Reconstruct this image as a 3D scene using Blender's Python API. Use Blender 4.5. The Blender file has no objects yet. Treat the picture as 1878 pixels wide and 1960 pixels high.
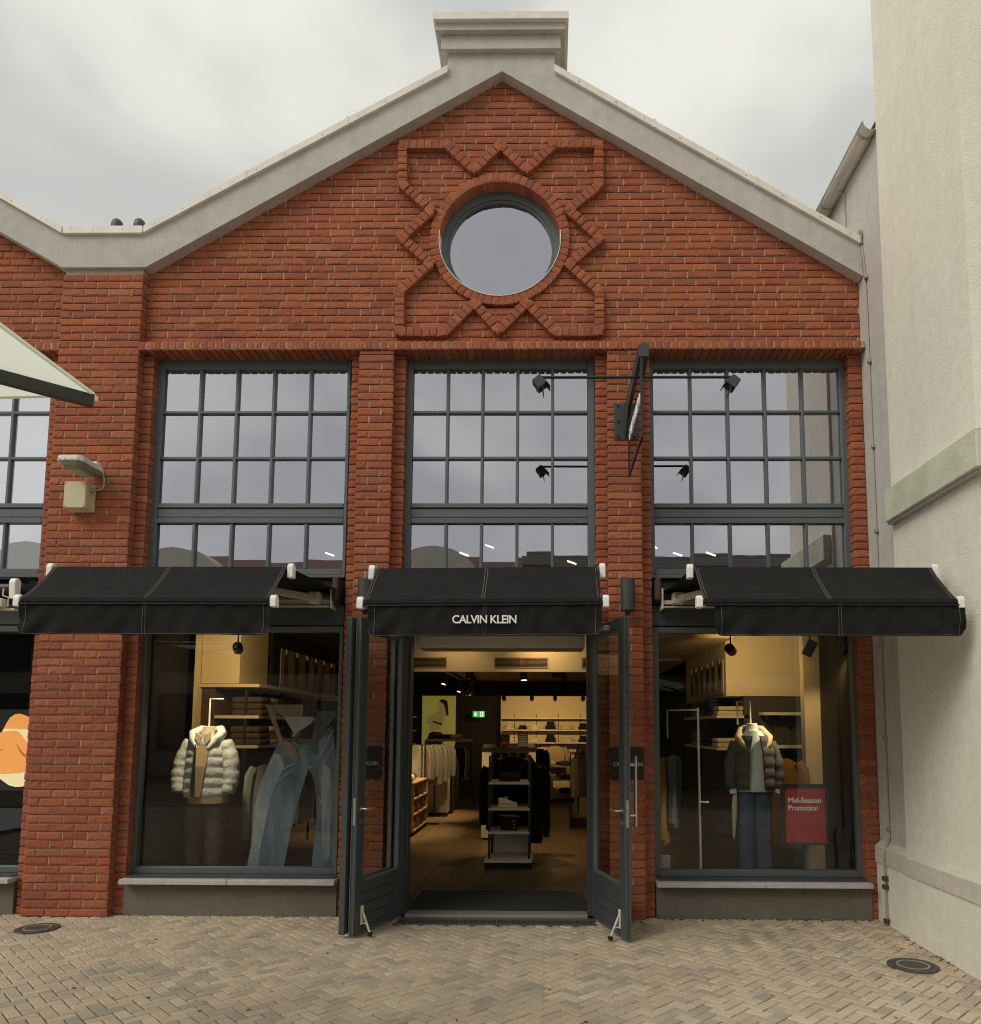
import bpy, bmesh, math, random
import numpy as np
from mathutils import Vector, Matrix

SC = bpy.context.scene
COL = SC.collection
rnd = random.Random(7)
R = math.radians

# ------------------------------------------------------------------ camera
pitch, yaw, roll = math.atan(145 / 1467.0), R(0.65), R(0.2)
fw = Vector((-math.sin(yaw) * math.cos(pitch), math.cos(yaw) * math.cos(pitch), math.sin(pitch)))
rt0 = Vector((math.cos(yaw), math.sin(yaw), 0))
up0 = rt0.cross(fw)
rt = rt0 * math.cos(roll) + up0 * math.sin(roll)
up = up0 * math.cos(roll) - rt0 * math.sin(roll)
cam_data = bpy.data.cameras.new("camera")
cam = bpy.data.objects.new("camera", cam_data)
COL.objects.link(cam)
M = Matrix((rt, up, -fw)).transposed().to_4x4()
M.translation = Vector((0, -7.0, 1.69))
cam.matrix_world = M
cam_data.sensor_fit = 'HORIZONTAL'
cam_data.sensor_width = 36
cam_data.lens = 36 * 1467 / 1878.0
cam_data.shift_x = -(1033 - 939) / 1878.0
cam_data.shift_y = (1250 - 980) / 1960.0 * (1960 / 1878.0)
cam_data.clip_start = 0.05
cam_data.clip_end = 500
SC.camera = cam

# ------------------------------------------------------------------ overcast sky
SUN_DIR = Vector((-0.52, -0.50, 0.69)).normalized()
w = bpy.data.worlds.new("World")
SC.world = w
w.use_nodes = True
nt = w.node_tree
nt.nodes.clear()
out = nt.nodes.new('ShaderNodeOutputWorld')
sky = nt.nodes.new('ShaderNodeTexSky')
sky.sky_type = 'NISHITA'
sky.sun_disc = False
sky.sun_elevation = math.asin(SUN_DIR.z)
sky.sun_rotation = math.atan2(SUN_DIR.x, SUN_DIR.y)
bg1 = nt.nodes.new('ShaderNodeBackground')
bg1.inputs[1].default_value = 0.07
nt.links.new(sky.outputs[0], bg1.inputs[0])
tc = nt.nodes.new('ShaderNodeTexCoord')
mp = nt.nodes.new('ShaderNodeMapping')
mp.inputs['Scale'].default_value = (1.0, 1.0, 1.5)
mp.inputs['Location'].default_value = (5.6, 0.4, 5.6)
nt.links.new(tc.outputs['Generated'], mp.inputs[0])
nz = nt.nodes.new('ShaderNodeTexNoise')
nz.inputs['Scale'].default_value = 2.3
nz.inputs['Detail'].default_value = 4
nz.inputs['Roughness'].default_value = 0.5
nz.inputs['Distortion'].default_value = 0.25
nt.links.new(mp.outputs[0], nz.inputs[0])
cr = nt.nodes.new('ShaderNodeValToRGB')
cr.color_ramp.interpolation = 'EASE'
cr.color_ramp.elements[0].position = 0.36
cr.color_ramp.elements[0].color = (0.60, 0.605, 0.58, 1)
cr.color_ramp.elements[1].position = 0.63
cr.color_ramp.elements[1].color = (0.91, 0.895, 0.81, 1)
nt.links.new(nz.outputs[0], cr.inputs[0])
bg2 = nt.nodes.new('ShaderNodeBackground')
bg2.inputs[1].default_value = 1.0
nt.links.new(cr.outputs[0], bg2.inputs[0])
mx = nt.nodes.new('ShaderNodeMixShader')
mx.inputs[0].default_value = 0.95
nt.links.new(bg1.outputs[0], mx.inputs[1])
nt.links.new(bg2.outputs[0], mx.inputs[2])
nt.links.new(mx.outputs[0], out.inputs[0])

sun_d = bpy.data.lights.new("sun", 'SUN')
sun_d.energy = 1.5
sun_d.angle = R(32)
sun_d.color = (1.0, 0.95, 0.86)
sun = bpy.data.objects.new("sun", sun_d)
COL.objects.link(sun)
sun.rotation_euler = SUN_DIR.to_track_quat('Z', 'Y').to_euler()
sun.location = (-6, -12, 14)

SC.view_settings.view_transform = 'Standard'
SC.view_settings.look = 'None'
SC.view_settings.gamma = 1
SC.view_settings.use_curve_mapping = False
SC.view_settings.exposure = 0.0
SC.cycles.filter_width = 1.05

# ------------------------------------------------------------------ materials
MATS = {}

def pmat(name, col, rough=0.6, var=0.12, ns=20.0, bump=0.0, bs=60.0, metal=0.0, rand=0.0, col2=None,
         stain=0.0, ss=1.3, spec=0.5, emit=None, estr=0.0, stretch=None, bdist=0.01, hues=None, bdetail=4, streak=0.0):
    """procedural Principled material: base colour with fine noise, slow stains, per-piece variation and bump"""
    m = bpy.data.materials.new(name)
    m.use_nodes = True
    n, l = m.node_tree.nodes, m.node_tree.links
    b = n['Principled BSDF']
    b.inputs['Roughness'].default_value = rough
    b.inputs['Metallic'].default_value = metal
    b.inputs['Specular IOR Level'].default_value = spec
    geo = n.new('ShaderNodeNewGeometry')
    pos = geo.outputs['Position']
    if stretch:
        mp_ = n.new('ShaderNodeMapping')
        mp_.inputs['Scale'].default_value = stretch
        l.new(pos, mp_.inputs[0])
        pos = mp_.outputs[0]
    noise = n.new('ShaderNodeTexNoise')
    noise.inputs['Scale'].default_value = ns
    noise.inputs['Detail'].default_value = 5
    noise.inputs['Roughness'].default_value = 0.6
    l.new(pos, noise.inputs['Vector'])

    def math_(op, a, b_=None, c=None):
        k = n.new('ShaderNodeMath')
        k.operation = op
        for i, v in enumerate((a, b_, c)):
            if v is None:
                continue
            if isinstance(v, (int, float)):
                k.inputs[i].default_value = v
            else:
                l.new(v, k.inputs[i])
        return k.outputs[0]

    def mixc(fac, c1, c2, blend='MIX'):
        k = n.new('ShaderNodeMix')
        k.data_type = 'RGBA'
        k.blend_type = blend
        for idx, v in ((0, fac), (6, c1), (7, c2)):
            if hasattr(v, 'is_output'):
                l.new(v, k.inputs[idx])
            elif idx == 0:
                k.inputs[0].default_value = v
            else:
                k.inputs[idx].default_value = (*v, 1)
        return k.outputs[2]

    c2_ = col2 if col2 else tuple(c * 0.72 for c in col)
    c1_ = col
    base = None
    if hues:
        oi = n.new('ShaderNodeObjectInfo')
        rr = math_('FRACT', math_('ADD', geo.outputs['Random Per Island'], oi.outputs['Random']))
        ramp = n.new('ShaderNodeValToRGB')
        ramp.color_ramp.interpolation = 'LINEAR'
        els = ramp.color_ramp.elements
        while len(els) < len(hues):
            els.new(0.5)
        for i, h in enumerate(hues):
            els[i].position = i / (len(hues) - 1)
            els[i].color = (*h, 1)
        l.new(rr, ramp.inputs[0])
        base = ramp.outputs[0]
        f = math_('MULTIPLY_ADD', noise.outputs['Fac'], 2.0 * var, 1.0 - var)
        base = mixc(1.0, base, f, 'MULTIPLY')
    else:
        base = mixc(noise.outputs['Fac'] if var else 0.0, c1_, c2_) if var else None
        if var:
            # keep the spread within var
            mr = n.new('ShaderNodeMapRange')
            mr.inputs[1].default_value = 0.35
            mr.inputs[2].default_value = 0.68
            l.new(noise.outputs['Fac'], mr.inputs[0])
            base = mixc(mr.outputs[0], c1_, tuple(a + (b_ - a) * min(1, var * 4) for a, b_ in zip(c1_, c2_)))
        if rand:
            oi = n.new('ShaderNodeObjectInfo')
            rr = math_('FRACT', math_('ADD', geo.outputs['Random Per Island'], oi.outputs['Random']))
            f = math_('MULTIPLY_ADD', rr, 2 * rand, 1 - rand)
            base = mixc(1.0, base if base else c1_, f, 'MULTIPLY')
    if stain:
        n2 = n.new('ShaderNodeTexNoise')
        n2.inputs['Scale'].default_value = ss
        n2.inputs['Detail'].default_value = 6
        n2.inputs['Roughness'].default_value = 0.65
        l.new(pos, n2.inputs['Vector'])
        f = math_('MULTIPLY_ADD', n2.outputs['Fac'], 2 * stain, 1 - stain)
        base = mixc(1.0, base if base else c1_, f, 'MULTIPLY')
    if streak:
        ms = n.new('ShaderNodeMapping')
        ms.inputs['Scale'].default_value = (7.0, 7.0, 0.35)
        l.new(geo.outputs['Position'], ms.inputs[0])
        n4 = n.new('ShaderNodeTexNoise')
        n4.inputs['Scale'].default_value = 1.0
        n4.inputs['Detail'].default_value = 7
        n4.inputs['Roughness'].default_value = 0.7
        l.new(ms.outputs[0], n4.inputs['Vector'])
        f = math_('MULTIPLY_ADD', n4.outputs['Fac'], 2 * streak, 1 - streak)
        base = mixc(1.0, base if base else c1_, f, 'MULTIPLY')
    if base is not None:
        l.new(base, b.inputs['Base Color'])
    else:
        b.inputs['Base Color'].default_value = (*col, 1)
    if bump:
        n3 = n.new('ShaderNodeTexNoise')
        n3.inputs['Scale'].default_value = bs
        n3.inputs['Detail'].default_value = bdetail
        l.new(pos, n3.inputs['Vector'])
        bp_ = n.new('ShaderNodeBump')
        bp_.inputs['Strength'].default_value = bump
        bp_.inputs['Distance'].default_value = bdist
        l.new(n3.outputs['Fac'], bp_.inputs['Height'])
        l.new(bp_.outputs[0], b.inputs['Normal'])
    if emit:
        b.inputs['Emission Color'].default_value = (*emit, 1)
        b.inputs['Emission Strength'].default_value = estr
    MATS[name] = m
    return m


def glass_mat(name, refl, tint, fres=1.0, rough=0.0, wav=0.0, wscale=2.2, gcol=(0.9, 0.92, 0.97)):
    """clear pane: see-through with a mirror coat; refl = reflection at normal view, fres = weight of the Fresnel rise"""
    m = bpy.data.materials.new(name)
    m.use_nodes = True
    n, l = m.node_tree.nodes, m.node_tree.links
    n.clear()
    o = n.new('ShaderNodeOutputMaterial')
    t = n.new('ShaderNodeBsdfTransparent')
    t.inputs[0].default_value = (*tint, 1)
    g = n.new('ShaderNodeBsdfGlossy')
    g.inputs['Color'].default_value = (*gcol, 1)
    g.inputs['Roughness'].default_value = rough
    fr = n.new('ShaderNodeFresnel')
    fr.inputs['IOR'].default_value = 1.5
    ma = n.new('ShaderNodeMath')
    ma.operation = 'MULTIPLY_ADD'
    ma.inputs[1].default_value = fres
    ma.inputs[2].default_value = refl
    ma.use_clamp = True
    l.new(fr.outputs[0], ma.inputs[0])
    gb = n.new('ShaderNodeNewGeometry')
    inv = n.new('ShaderNodeMath')
    inv.operation = 'SUBTRACT'
    inv.inputs[0].default_value = 1.0
    l.new(gb.outputs['Backfacing'], inv.inputs[1])
    mu = n.new('ShaderNodeMath')
    mu.operation = 'MULTIPLY'
    l.new(ma.outputs[0], mu.inputs[0])
    l.new(inv.outputs[0], mu.inputs[1])
    mix = n.new('ShaderNodeMixShader')
    l.new(mu.outputs[0], mix.inputs[0])
    l.new(t.outputs[0], mix.inputs[1])
    l.new(g.outputs[0], mix.inputs[2])
    l.new(mix.outputs[0], o.inputs[0])
    if wav:
        geo = n.new('ShaderNodeNewGeometry')
        nz_ = n.new('ShaderNodeTexNoise')
        nz_.inputs['Scale'].default_value = wscale
        nz_.inputs['Detail'].default_value = 2
        l.new(geo.outputs['Position'], nz_.inputs['Vector'])
        bp_ = n.new('ShaderNodeBump')
        bp_.inputs['Strength'].default_value = wav
        bp_.inputs['Distance'].default_value = 0.01
        l.new(nz_.outputs['Fac'], bp_.inputs['Height'])
        l.new(bp_.outputs[0], g.inputs['Normal'])
        l.new(bp_.outputs[0], fr.inputs['Normal'])
    MATS[name] = m
    return m


brick_hues = [(0.275, 0.083, 0.047), (0.36, 0.115, 0.056), (0.31, 0.095, 0.049), (0.40, 0.140, 0.070), (0.33, 0.108, 0.062), (0.275, 0.092, 0.058), (0.37, 0.119, 0.053), (0.31, 0.102, 0.065)]
pmat('brick', (0.36, 0.09, 0.045), rough=0.9, var=0.28, ns=40, bump=0.75, bs=36, bdist=0.012, hues=brick_hues, stain=0.20, ss=0.9, spec=0.2, streak=0.14)
pmat('mortar', (0.50, 0.40, 0.30), rough=0.95, var=0.2, ns=25, bump=0.4, bs=120, stain=0.15, spec=0.2)
pmat('render_grey', (0.53, 0.50, 0.465), rough=0.95, var=0.10, ns=9, bump=0.5, bs=130, bdist=0.006, stain=0.16, ss=2.2, spec=0.2, streak=0.14)
pmat('flashing', (0.80, 0.75, 0.67), rough=0.5, var=0.12, ns=6, metal=0.0, stain=0.12, ss=5, spec=0.4)
pmat('plaster', (0.86, 0.83, 0.715), rough=0.95, var=0.07, ns=12, bump=0.75, bs=75, bdist=0.009, stain=0.10, ss=1.4, spec=0.2, streak=0.08, bdetail=5)
pmat('plaster_green', (0.66, 0.69, 0.53), rough=0.95, var=0.16, ns=5, bump=0.75, bs=75, bdist=0.009, stain=0.15, ss=3, spec=0.2)
pmat('plaster_smooth', (0.66, 0.62, 0.53), rough=0.92, var=0.12, ns=9, bump=0.3, bs=70, stain=0.14, ss=2, spec=0.2)
pmat('plaster_dull', (0.58, 0.555, 0.51), rough=0.92, var=0.10, ns=9, bump=0.3, bs=70, stain=0.12, ss=2, spec=0.2, streak=0.10)
pmat('frame_paint', (0.112, 0.132, 0.138), rough=0.45, var=0.10, ns=8, stain=0.10, ss=4)
pmat('frame_dark', (0.062, 0.074, 0.075), rough=0.45, var=0.12, ns=8, stain=0.1, ss=4)
pmat('base_panel', (0.17, 0.155, 0.125), rough=0.85, var=0.14, ns=10, bump=0.2, bs=140, stain=0.18, ss=3)
pmat('sill_stone', (0.54, 0.51, 0.49), rough=0.75, var=0.18, ns=18, stain=0.2, ss=6)
pmat('threshold_metal', (0.36, 0.34, 0.31), rough=0.5, var=0.08, ns=30, metal=0.3)
pmat('drain_metal', (0.16, 0.15, 0.13), rough=0.6, var=0.25, ns=30, metal=0.3)
pmat('iron', (0.12, 0.095, 0.08), rough=0.6, var=0.35, ns=25, bump=0.4, bs=200, metal=0.3)
pmat('iron_green', (0.115, 0.125, 0.10), rough=0.7, var=0.35, ns=60, bump=0.7, bs=260, metal=0.15)
pmat('concrete_ring', (0.36, 0.30, 0.225), rough=0.9, var=0.2, ns=25, bump=0.3, bs=120)
pmat('awning_cloth', (0.0125, 0.0125, 0.0125), rough=0.9, var=0.15, ns=60, bump=0.15, bs=500, stain=0.45, ss=3.0, spec=0.25, streak=0.55)
pmat('seam_thread', (0.12, 0.115, 0.105), rough=0.9, var=0.3, ns=200)
pmat('black_metal', (0.016, 0.017, 0.018), rough=0.4, var=0.15, ns=12)
pmat('grey_metal', (0.045, 0.052, 0.055), rough=0.45, var=0.15, ns=12)
pmat('white_plastic', (0.88, 0.87, 0.82), rough=0.4, var=0.08, ns=12)
pmat('arm_metal', (0.55, 0.50, 0.42), rough=0.5, var=0.2, ns=14)
pmat('arm_white', (0.72, 0.69, 0.60), rough=0.5, var=0.2, ns=14)
pmat('rust_plate', (0.06, 0.028, 0.024), rough=0.6, var=0.3, ns=18)
pmat('white_letter', (0.85, 0.84, 0.80), rough=0.5, var=0.0)
pmat('letter_dim', (0.62, 0.60, 0.57), rough=0.5, var=0.0)
pmat('steel', (0.62, 0.58, 0.52), rough=0.28, var=0.1, ns=20, metal=0.85)
pmat('zinc', (0.78, 0.72, 0.63), rough=0.42, var=0.25, ns=5, metal=0.15, stain=0.2, ss=3, stretch=(6, 0.6, 6))
pmat('galvanised', (0.42, 0.40, 0.36), rough=0.5, var=0.2, ns=16, metal=0.5)
pmat('lamp_white', (0.78, 0.76, 0.68), rough=0.5, var=0.1, ns=20, stain=0.15, ss=12)
pmat('lamp_lens', (0.30, 0.30, 0.22), rough=0.35, var=0.2, ns=25)
pmat('box_cream', (0.60, 0.545, 0.35), rough=0.6, var=0.08, ns=14, stain=0.12, ss=8)
pmat('cable_grey', (0.42, 0.36, 0.31), rough=0.6, var=0.15, ns=30)
pmat('floor_tile', (0.13, 0.088, 0.052), rough=0.42, var=0.35, ns=5, rand=0.10, stain=0.25, ss=1.5)
pmat('mat_fibre', (0.045, 0.046, 0.045), rough=0.95, var=0.5, ns=30, stretch=(1.2, 18, 1), bump=0.5, bs=60, stain=0.3, ss=2)
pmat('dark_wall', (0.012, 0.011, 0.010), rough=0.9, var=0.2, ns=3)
pmat('shop_paint', (0.50, 0.42, 0.29), rough=0.85, var=0.05, ns=3)
pmat('shop_ceiling', (0.42, 0.32, 0.20), rough=0.9, var=0.06, ns=3)
pmat('shop_cream', (0.62, 0.52, 0.33), rough=0.85, var=0.05, ns=4)
pmat('shop_white', (0.60, 0.56, 0.48), rough=0.6, var=0.05, ns=6)
pmat('shelf_board', (0.66, 0.58, 0.44), rough=0.6, var=0.06, ns=8)
pmat('oak', (0.30, 0.19, 0.10), rough=0.5, var=0.3, ns=10, stretch=(1, 1, 9))
pmat('cloth_black', (0.008, 0.008, 0.009), rough=0.95, var=0.2, ns=30)
pmat('cloth_cream', (0.56, 0.47, 0.32), rough=0.95, var=0.15, ns=14, bump=0.4, bs=25)
pmat('cloth_white', (0.68, 0.64, 0.56), rough=0.9, var=0.1, ns=20)
pmat('cloth_brown', (0.085, 0.052, 0.032), rough=0.95, var=0.2, ns=30)
pmat('cloth_navy', (0.016, 0.020, 0.055), rough=0.95, var=0.2, ns=30)
pmat('cloth_sage', (0.20, 0.21, 0.16), rough=0.95, var=0.15, ns=14, bump=0.4, bs=22)
pmat('cloth_mustard', (0.33, 0.17, 0.025), rough=0.95, var=0.15, ns=20, bump=0.3, bs=20)
pmat('cloth_olive', (0.055, 0.050, 0.035), rough=0.8, var=0.2, ns=20, bump=0.4, bs=22)
pmat('cloth_tan', (0.38, 0.27, 0.15), rough=0.95, var=0.2, ns=60)
pmat('cloth_mint', (0.56, 0.62, 0.54), rough=0.95, var=0.08, ns=30, bump=0.3, bs=14)
pmat('cloth_stripe', (0.20, 0.24, 0.34), rough=0.95, var=0.5, ns=30, stretch=(12, 12, 0.2))
pmat('denim', (0.05, 0.085, 0.15), rough=0.95, var=0.3, ns=9, stain=0.3, ss=4)
pmat('puffer', (0.52, 0.52, 0.48), rough=0.40, var=0.12, ns=10, bump=0.55, bs=18, bdist=0.02)
pmat('trousers_brown', (0.10, 0.078, 0.058), rough=0.95, var=0.2, ns=20)
pmat('mannequin_skin', (0.50, 0.44, 0.34), rough=0.5, var=0.05, ns=8)
pmat('promo_red', (0.42, 0.035, 0.045), rough=0.5, var=0.05, ns=4)
pmat('sign_red', (0.16, 0.008, 0.010), rough=0.5, var=0.05, ns=4)
pmat('sign_grey', (0.22, 0.21, 0.19), rough=0.5, var=0.05, ns=4)
pmat('print_denim_dark', (0.13, 0.17, 0.21), rough=0.5, var=0.25, ns=4.0, col2=(0.04, 0.075, 0.115), stretch=(2.6, 1, 0.5), stain=0.3, ss=7)
pmat('print_denim', (0.34, 0.345, 0.32), rough=0.5, var=0.25, ns=4.5, col2=(0.10, 0.16, 0.20), stretch=(2.2, 1, 0.55), stain=0.22, ss=9)
pmat('print_skin', (0.22, 0.135, 0.095), rough=0.5, var=0.2, ns=12)
pmat('print_white', (0.30, 0.30, 0.28), rough=0.5, var=0.15, ns=14)
pmat('print_dark', (0.05, 0.055, 0.06), rough=0.5, var=0.2, ns=14)
pmat('print_line', (0.30, 0.315, 0.31), rough=0.5, var=0.1, ns=14)
pmat('poster_lit', (0.25, 0.24, 0.06), rough=0.6, var=0.2, ns=3, emit=(0.30, 0.25, 0.05), estr=0.42)
pmat('poster_tone', (0.20, 0.15, 0.05), rough=0.6, var=0.3, ns=7, emit=(0.16, 0.12, 0.035), estr=0.6)
pmat('poster_dark', (0.016, 0.012, 0.008), rough=0.6, var=0.2, ns=5)
pmat('picture_ground', (0.40, 0.30, 0.16), rough=0.6, var=0.15, ns=4)
pmat('picture_orange', (0.26, 0.07, 0.02), rough=0.6, var=0.2, ns=6)
pmat('picture_grey', (0.10, 0.10, 0.10), rough=0.6, var=0.2, ns=6)
pmat('lit_skin', (0.55, 0.22, 0.07), rough=0.6, var=0.35, ns=3.2, emit=(0.85, 0.34, 0.075), estr=0.85)
pmat('lit_white', (0.7, 0.6, 0.4), rough=0.6, var=0.1, ns=3, emit=(0.80, 0.62, 0.30), estr=0.85)
pmat('lit_shadow', (0.3, 0.08, 0.02), rough=0.6, var=0.2, ns=4, emit=(0.55, 0.15, 0.03), estr=0.8)
pmat('exit_green', (0.02, 0.20, 0.05), rough=0.5, var=0.0, emit=(0.03, 0.42, 0.09), estr=0.9)
pmat('exit_white', (0.7, 0.8, 0.7), rough=0.5, var=0.0, emit=(0.75, 1.0, 0.75), estr=0.9)
pmat('bulb', (0.9, 0.8, 0.6), rough=0.5, var=0.0, emit=(1.0, 0.80, 0.48), estr=9.0)
pmat('parasol_cloth', (0.86, 0.89, 0.82), rough=0.9, var=0.05, ns=3)
pmat('parasol_rib', (0.035, 0.033, 0.028), rough=0.45, var=0.15, ns=10)
pmat('roof_tile', (0.15, 0.062, 0.045), rough=0.85, var=0.3, ns=12, rand=0.2)
pmat('roof_sheet', (0.13, 0.13, 0.13), rough=0.7, var=0.2, ns=6)
pmat('far_plaster', (0.42, 0.40, 0.32), rough=0.9, var=0.1, ns=3, stain=0.15, ss=0.8)
pmat('far_grey', (0.13, 0.12, 0.115), rough=0.9, var=0.1, ns=3, stain=0.15, ss=0.8)
pmat('far_window', (0.03, 0.035, 0.04), rough=0.15, var=0.1, ns=3)
paver_hues = [(0.46, 0.38, 0.27), (0.54, 0.44, 0.31), (0.42, 0.36, 0.275), (0.58, 0.475, 0.34), (0.50, 0.39, 0.285), (0.36, 0.315, 0.25), (0.54, 0.42, 0.29), (0.48, 0.395, 0.285)]
pmat('paver', (0.3, 0.24, 0.16), rough=0.9, var=0.28, ns=70, bump=0.5, bs=240, bdist=0.006, hues=paver_hues, stain=0.36, ss=1.1, spec=0.25)
pmat('joint_sand', (0.075, 0.057, 0.037), rough=0.98, var=0.3, ns=40, stain=0.3, ss=2)
pmat('ground_far', (0.28, 0.23, 0.16), rough=0.95, var=0.2, ns=6, stain=0.2, ss=1)
glass_mat('glass_upper', 0.52, (0.62, 0.64, 0.68), fres=0.7, wav=0.03, gcol=(0.87, 0.875, 0.97))
glass_mat('glass_shop', 0.0, (0.94, 0.95, 0.94), fres=1.1, wav=0.02, wscale=1.2)
glass_mat('glass_tint', 0.02, (0.42, 0.40, 0.40), fres=1.0)

# parasol cloth lets daylight through
m = MATS['parasol_cloth']
_n, _l = m.node_tree.nodes, m.node_tree.links
_tr = _n.new('ShaderNodeBsdfTranslucent')
_tr.inputs[0].default_value = (0.90, 0.95, 0.86, 1)
_mx = _n.new('ShaderNodeMixShader')
_mx.inputs[0].default_value = 0.62
_l.new(_n['Principled BSDF'].outputs[0], _mx.inputs[1])
_l.new(_tr.outputs[0], _mx.inputs[2])
_l.new(_mx.outputs[0], _n['Material Output'].inputs[0])

# ------------------------------------------------------------------ mesh helpers

def link(o, parent=None):
    COL.objects.link(o)
    if parent is not None:
        o.parent = parent
    return o


def base_of(o):
    p = Vector((0, 0, 0))
    while o is not None:
        p += Vector(o.location)
        o = o.parent
    return p


class MB:
    """collects world-space faces and links them as one mesh object"""
    def __init__(self):
        self.v, self.f = [], []

    def add(self, vs, fs):
        k = len(self.v)
        self.v += [tuple(p) for p in vs]
        self.f += [tuple(i + k for i in q) for q in fs]
        return self

    def box(self, x0, x1, y0, y1, z0, z1):
        return self.add([(x0, y0, z0), (x1, y0, z0), (x1, y1, z0), (x0, y1, z0), (x0, y0, z1), (x1, y0, z1), (x1, y1, z1), (x0, y1, z1)],
                        [(0, 3, 2, 1), (4, 5, 6, 7), (0, 1, 5, 4), (1, 2, 6, 5), (2, 3, 7, 6), (3, 0, 4, 7)])

    def frame_box(self, o, ax, ay, az, sx, sy, sz):
        """box centred on o with half sizes along the given axes"""
        o, ax, ay, az = Vector(o), Vector(ax).normalized(), Vector(ay).normalized(), Vector(az).normalized()
        vs = [o + ax * (i * sx) + ay * (j * sy) + az * (k * sz) for k in (-1, 1) for i, j in ((-1, -1), (1, -1), (1, 1), (-1, 1))]
        return self.add(vs, [(0, 3, 2, 1), (4, 5, 6, 7), (0, 1, 5, 4), (1, 2, 6, 5), (2, 3, 7, 6), (3, 0, 4, 7)])

    def bar(self, a, b, w, h, upv=(0, 0, 1)):
        a, b = Vector(a), Vector(b)
        d = b - a
        s = d.cross(Vector(upv))
        if s.length < 1e-6:
            s = d.cross(Vector((0, 1, 0)))
        u = s.cross(d)
        return self.frame_box((a + b) / 2, d, s, u, d.length / 2, w / 2, h / 2)

    def prism(self, pts, fn, t0, t1):
        """polygon pts (2D, any winding) swept from t0 to t1; fn(p, t) -> xyz"""
        n = len(pts)
        a = sum(pts[i][0] * pts[(i + 1) % n][1] - pts[(i + 1) % n][0] * pts[i][1] for i in range(n))
        vs = [fn(p, t0) for p in pts] + [fn(p, t1) for p in pts]
        fs = [tuple(range(n)), tuple(range(2 * n - 1, n - 1, -1))] + [(i, i + n, (i + 1) % n + n, (i + 1) % n) for i in range(n)]
        return self.add(vs, fs)

    def tube(self, path, r, n=8, closed_ends=True):
        path = [Vector(p) for p in path]
        rs = r if isinstance(r, (list, tuple)) else [r] * len(path)
        rings = []
        prev = None
        for i, p in enumerate(path):
            d = (path[min(i + 1, len(path) - 1)] - path[max(i - 1, 0)]).normalized()
            ref = prev if prev is not None else (Vector((0, 0, 1)) if abs(d.z) < 0.9 else Vector((1, 0, 0)))
            s = (ref - d * ref.dot(d)).normalized()
            prev = s
            t = d.cross(s)
            rings.append([p + s * (math.cos(k * 2 * math.pi / n) * rs[i]) + t * (math.sin(k * 2 * math.pi / n) * rs[i]) for k in range(n)])
        vs = [q for rg in rings for q in rg]
        fs = []
        for i in range(len(rings) - 1):
            for k in range(n):
                fs.append((i * n + k, i * n + (k + 1) % n, (i + 1) * n + (k + 1) % n, (i + 1) * n + k))
        if closed_ends:
            fs.append(tuple(range(n - 1, -1, -1)))
            fs.append(tuple((len(rings) - 1) * n + k for k in range(n)))
        return self.add(vs, fs)

    def lathe(self, prof, c, n=24):
        """profile of (r, z) turned about the vertical through c"""
        vs, fs = [], []
        for r, z in prof:
            for k in range(n):
                a = k * 2 * math.pi / n
                vs.append((c[0] + r * math.cos(a), c[1] + r * math.sin(a), c[2] + z))
        for i in range(len(prof) - 1):
            for k in range(n):
                fs.append((i * n + k, i * n + (k + 1) % n, (i + 1) * n + (k + 1) % n, (i + 1) * n + k))
        fs.append(tuple(range(n - 1, -1, -1)))
        fs.append(tuple((len(prof) - 1) * n + k for k in range(n)))
        return self.add(vs, fs)

    def loft(self, rings, cap=True):
        n = len(rings[0])
        vs = [q for rg in rings for q in rg]
        fs = []
        for i in range(len(rings) - 1):
            for k in range(n):
                fs.append((i * n + k, i * n + (k + 1) % n, (i + 1) * n + (k + 1) % n, (i + 1) * n + k))
        if cap:
            fs.append(tuple(range(n - 1, -1, -1)))
            fs.append(tuple((len(rings) - 1) * n + k for k in range(n)))
        return self.add(vs, fs)

    def grid(self, fn, nu, nv):
        vs = [fn(i / nu, j / nv) for j in range(nv + 1) for i in range(nu + 1)]
        fs = [(j * (nu + 1) + i, j * (nu + 1) + i + 1, (j + 1) * (nu + 1) + i + 1, (j + 1) * (nu + 1) + i) for j in range(nv) for i in range(nu)]
        return self.add(vs, fs)

    def build(self, name, mat, parent=None, bevel=0.0, seg=1, smooth=False, kind=None, solid=0.0, label=None, weld=False):
        off = base_of(parent) if parent is not None else Vector((0, 0, 0))
        me = bpy.data.meshes.new(name)
        me.from_pydata([(x - off.x, y - off.y, z - off.z) for x, y, z in self.v], [], self.f)
        bm = bmesh.new()
        bm.from_mesh(me)
        if weld:
            bmesh.ops.remove_doubles(bm, verts=bm.verts, dist=1e-5)
        bmesh.ops.recalc_face_normals(bm, faces=bm.faces)
        if solid:
            bmesh.ops.solidify(bm, geom=bm.faces, thickness=solid)
            bmesh.ops.recalc_face_normals(bm, faces=bm.faces)
        if bevel:
            bmesh.ops.bevel(bm, geom=[e for e in bm.edges if len(e.link_faces) == 2 and e.calc_face_angle(0) > 0.5], offset=bevel, segments=seg, affect='EDGES', profile=0.5, clamp_overlap=True)
        if smooth:
            for f_ in bm.faces:
                f_.smooth = True
            for e in bm.edges:
                if len(e.link_faces) == 2 and e.calc_face_angle(0) > 0.7:
                    e.smooth = False
        bm.to_mesh(me)
        bm.free()
        me.materials.append(MATS[mat])
        o = bpy.data.objects.new(name, me)
        link(o, parent)
        if kind:
            o['kind'] = kind
        if label:
            o['label'] = label
        return o


def B(*a):
    return MB().box(*a)


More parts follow.
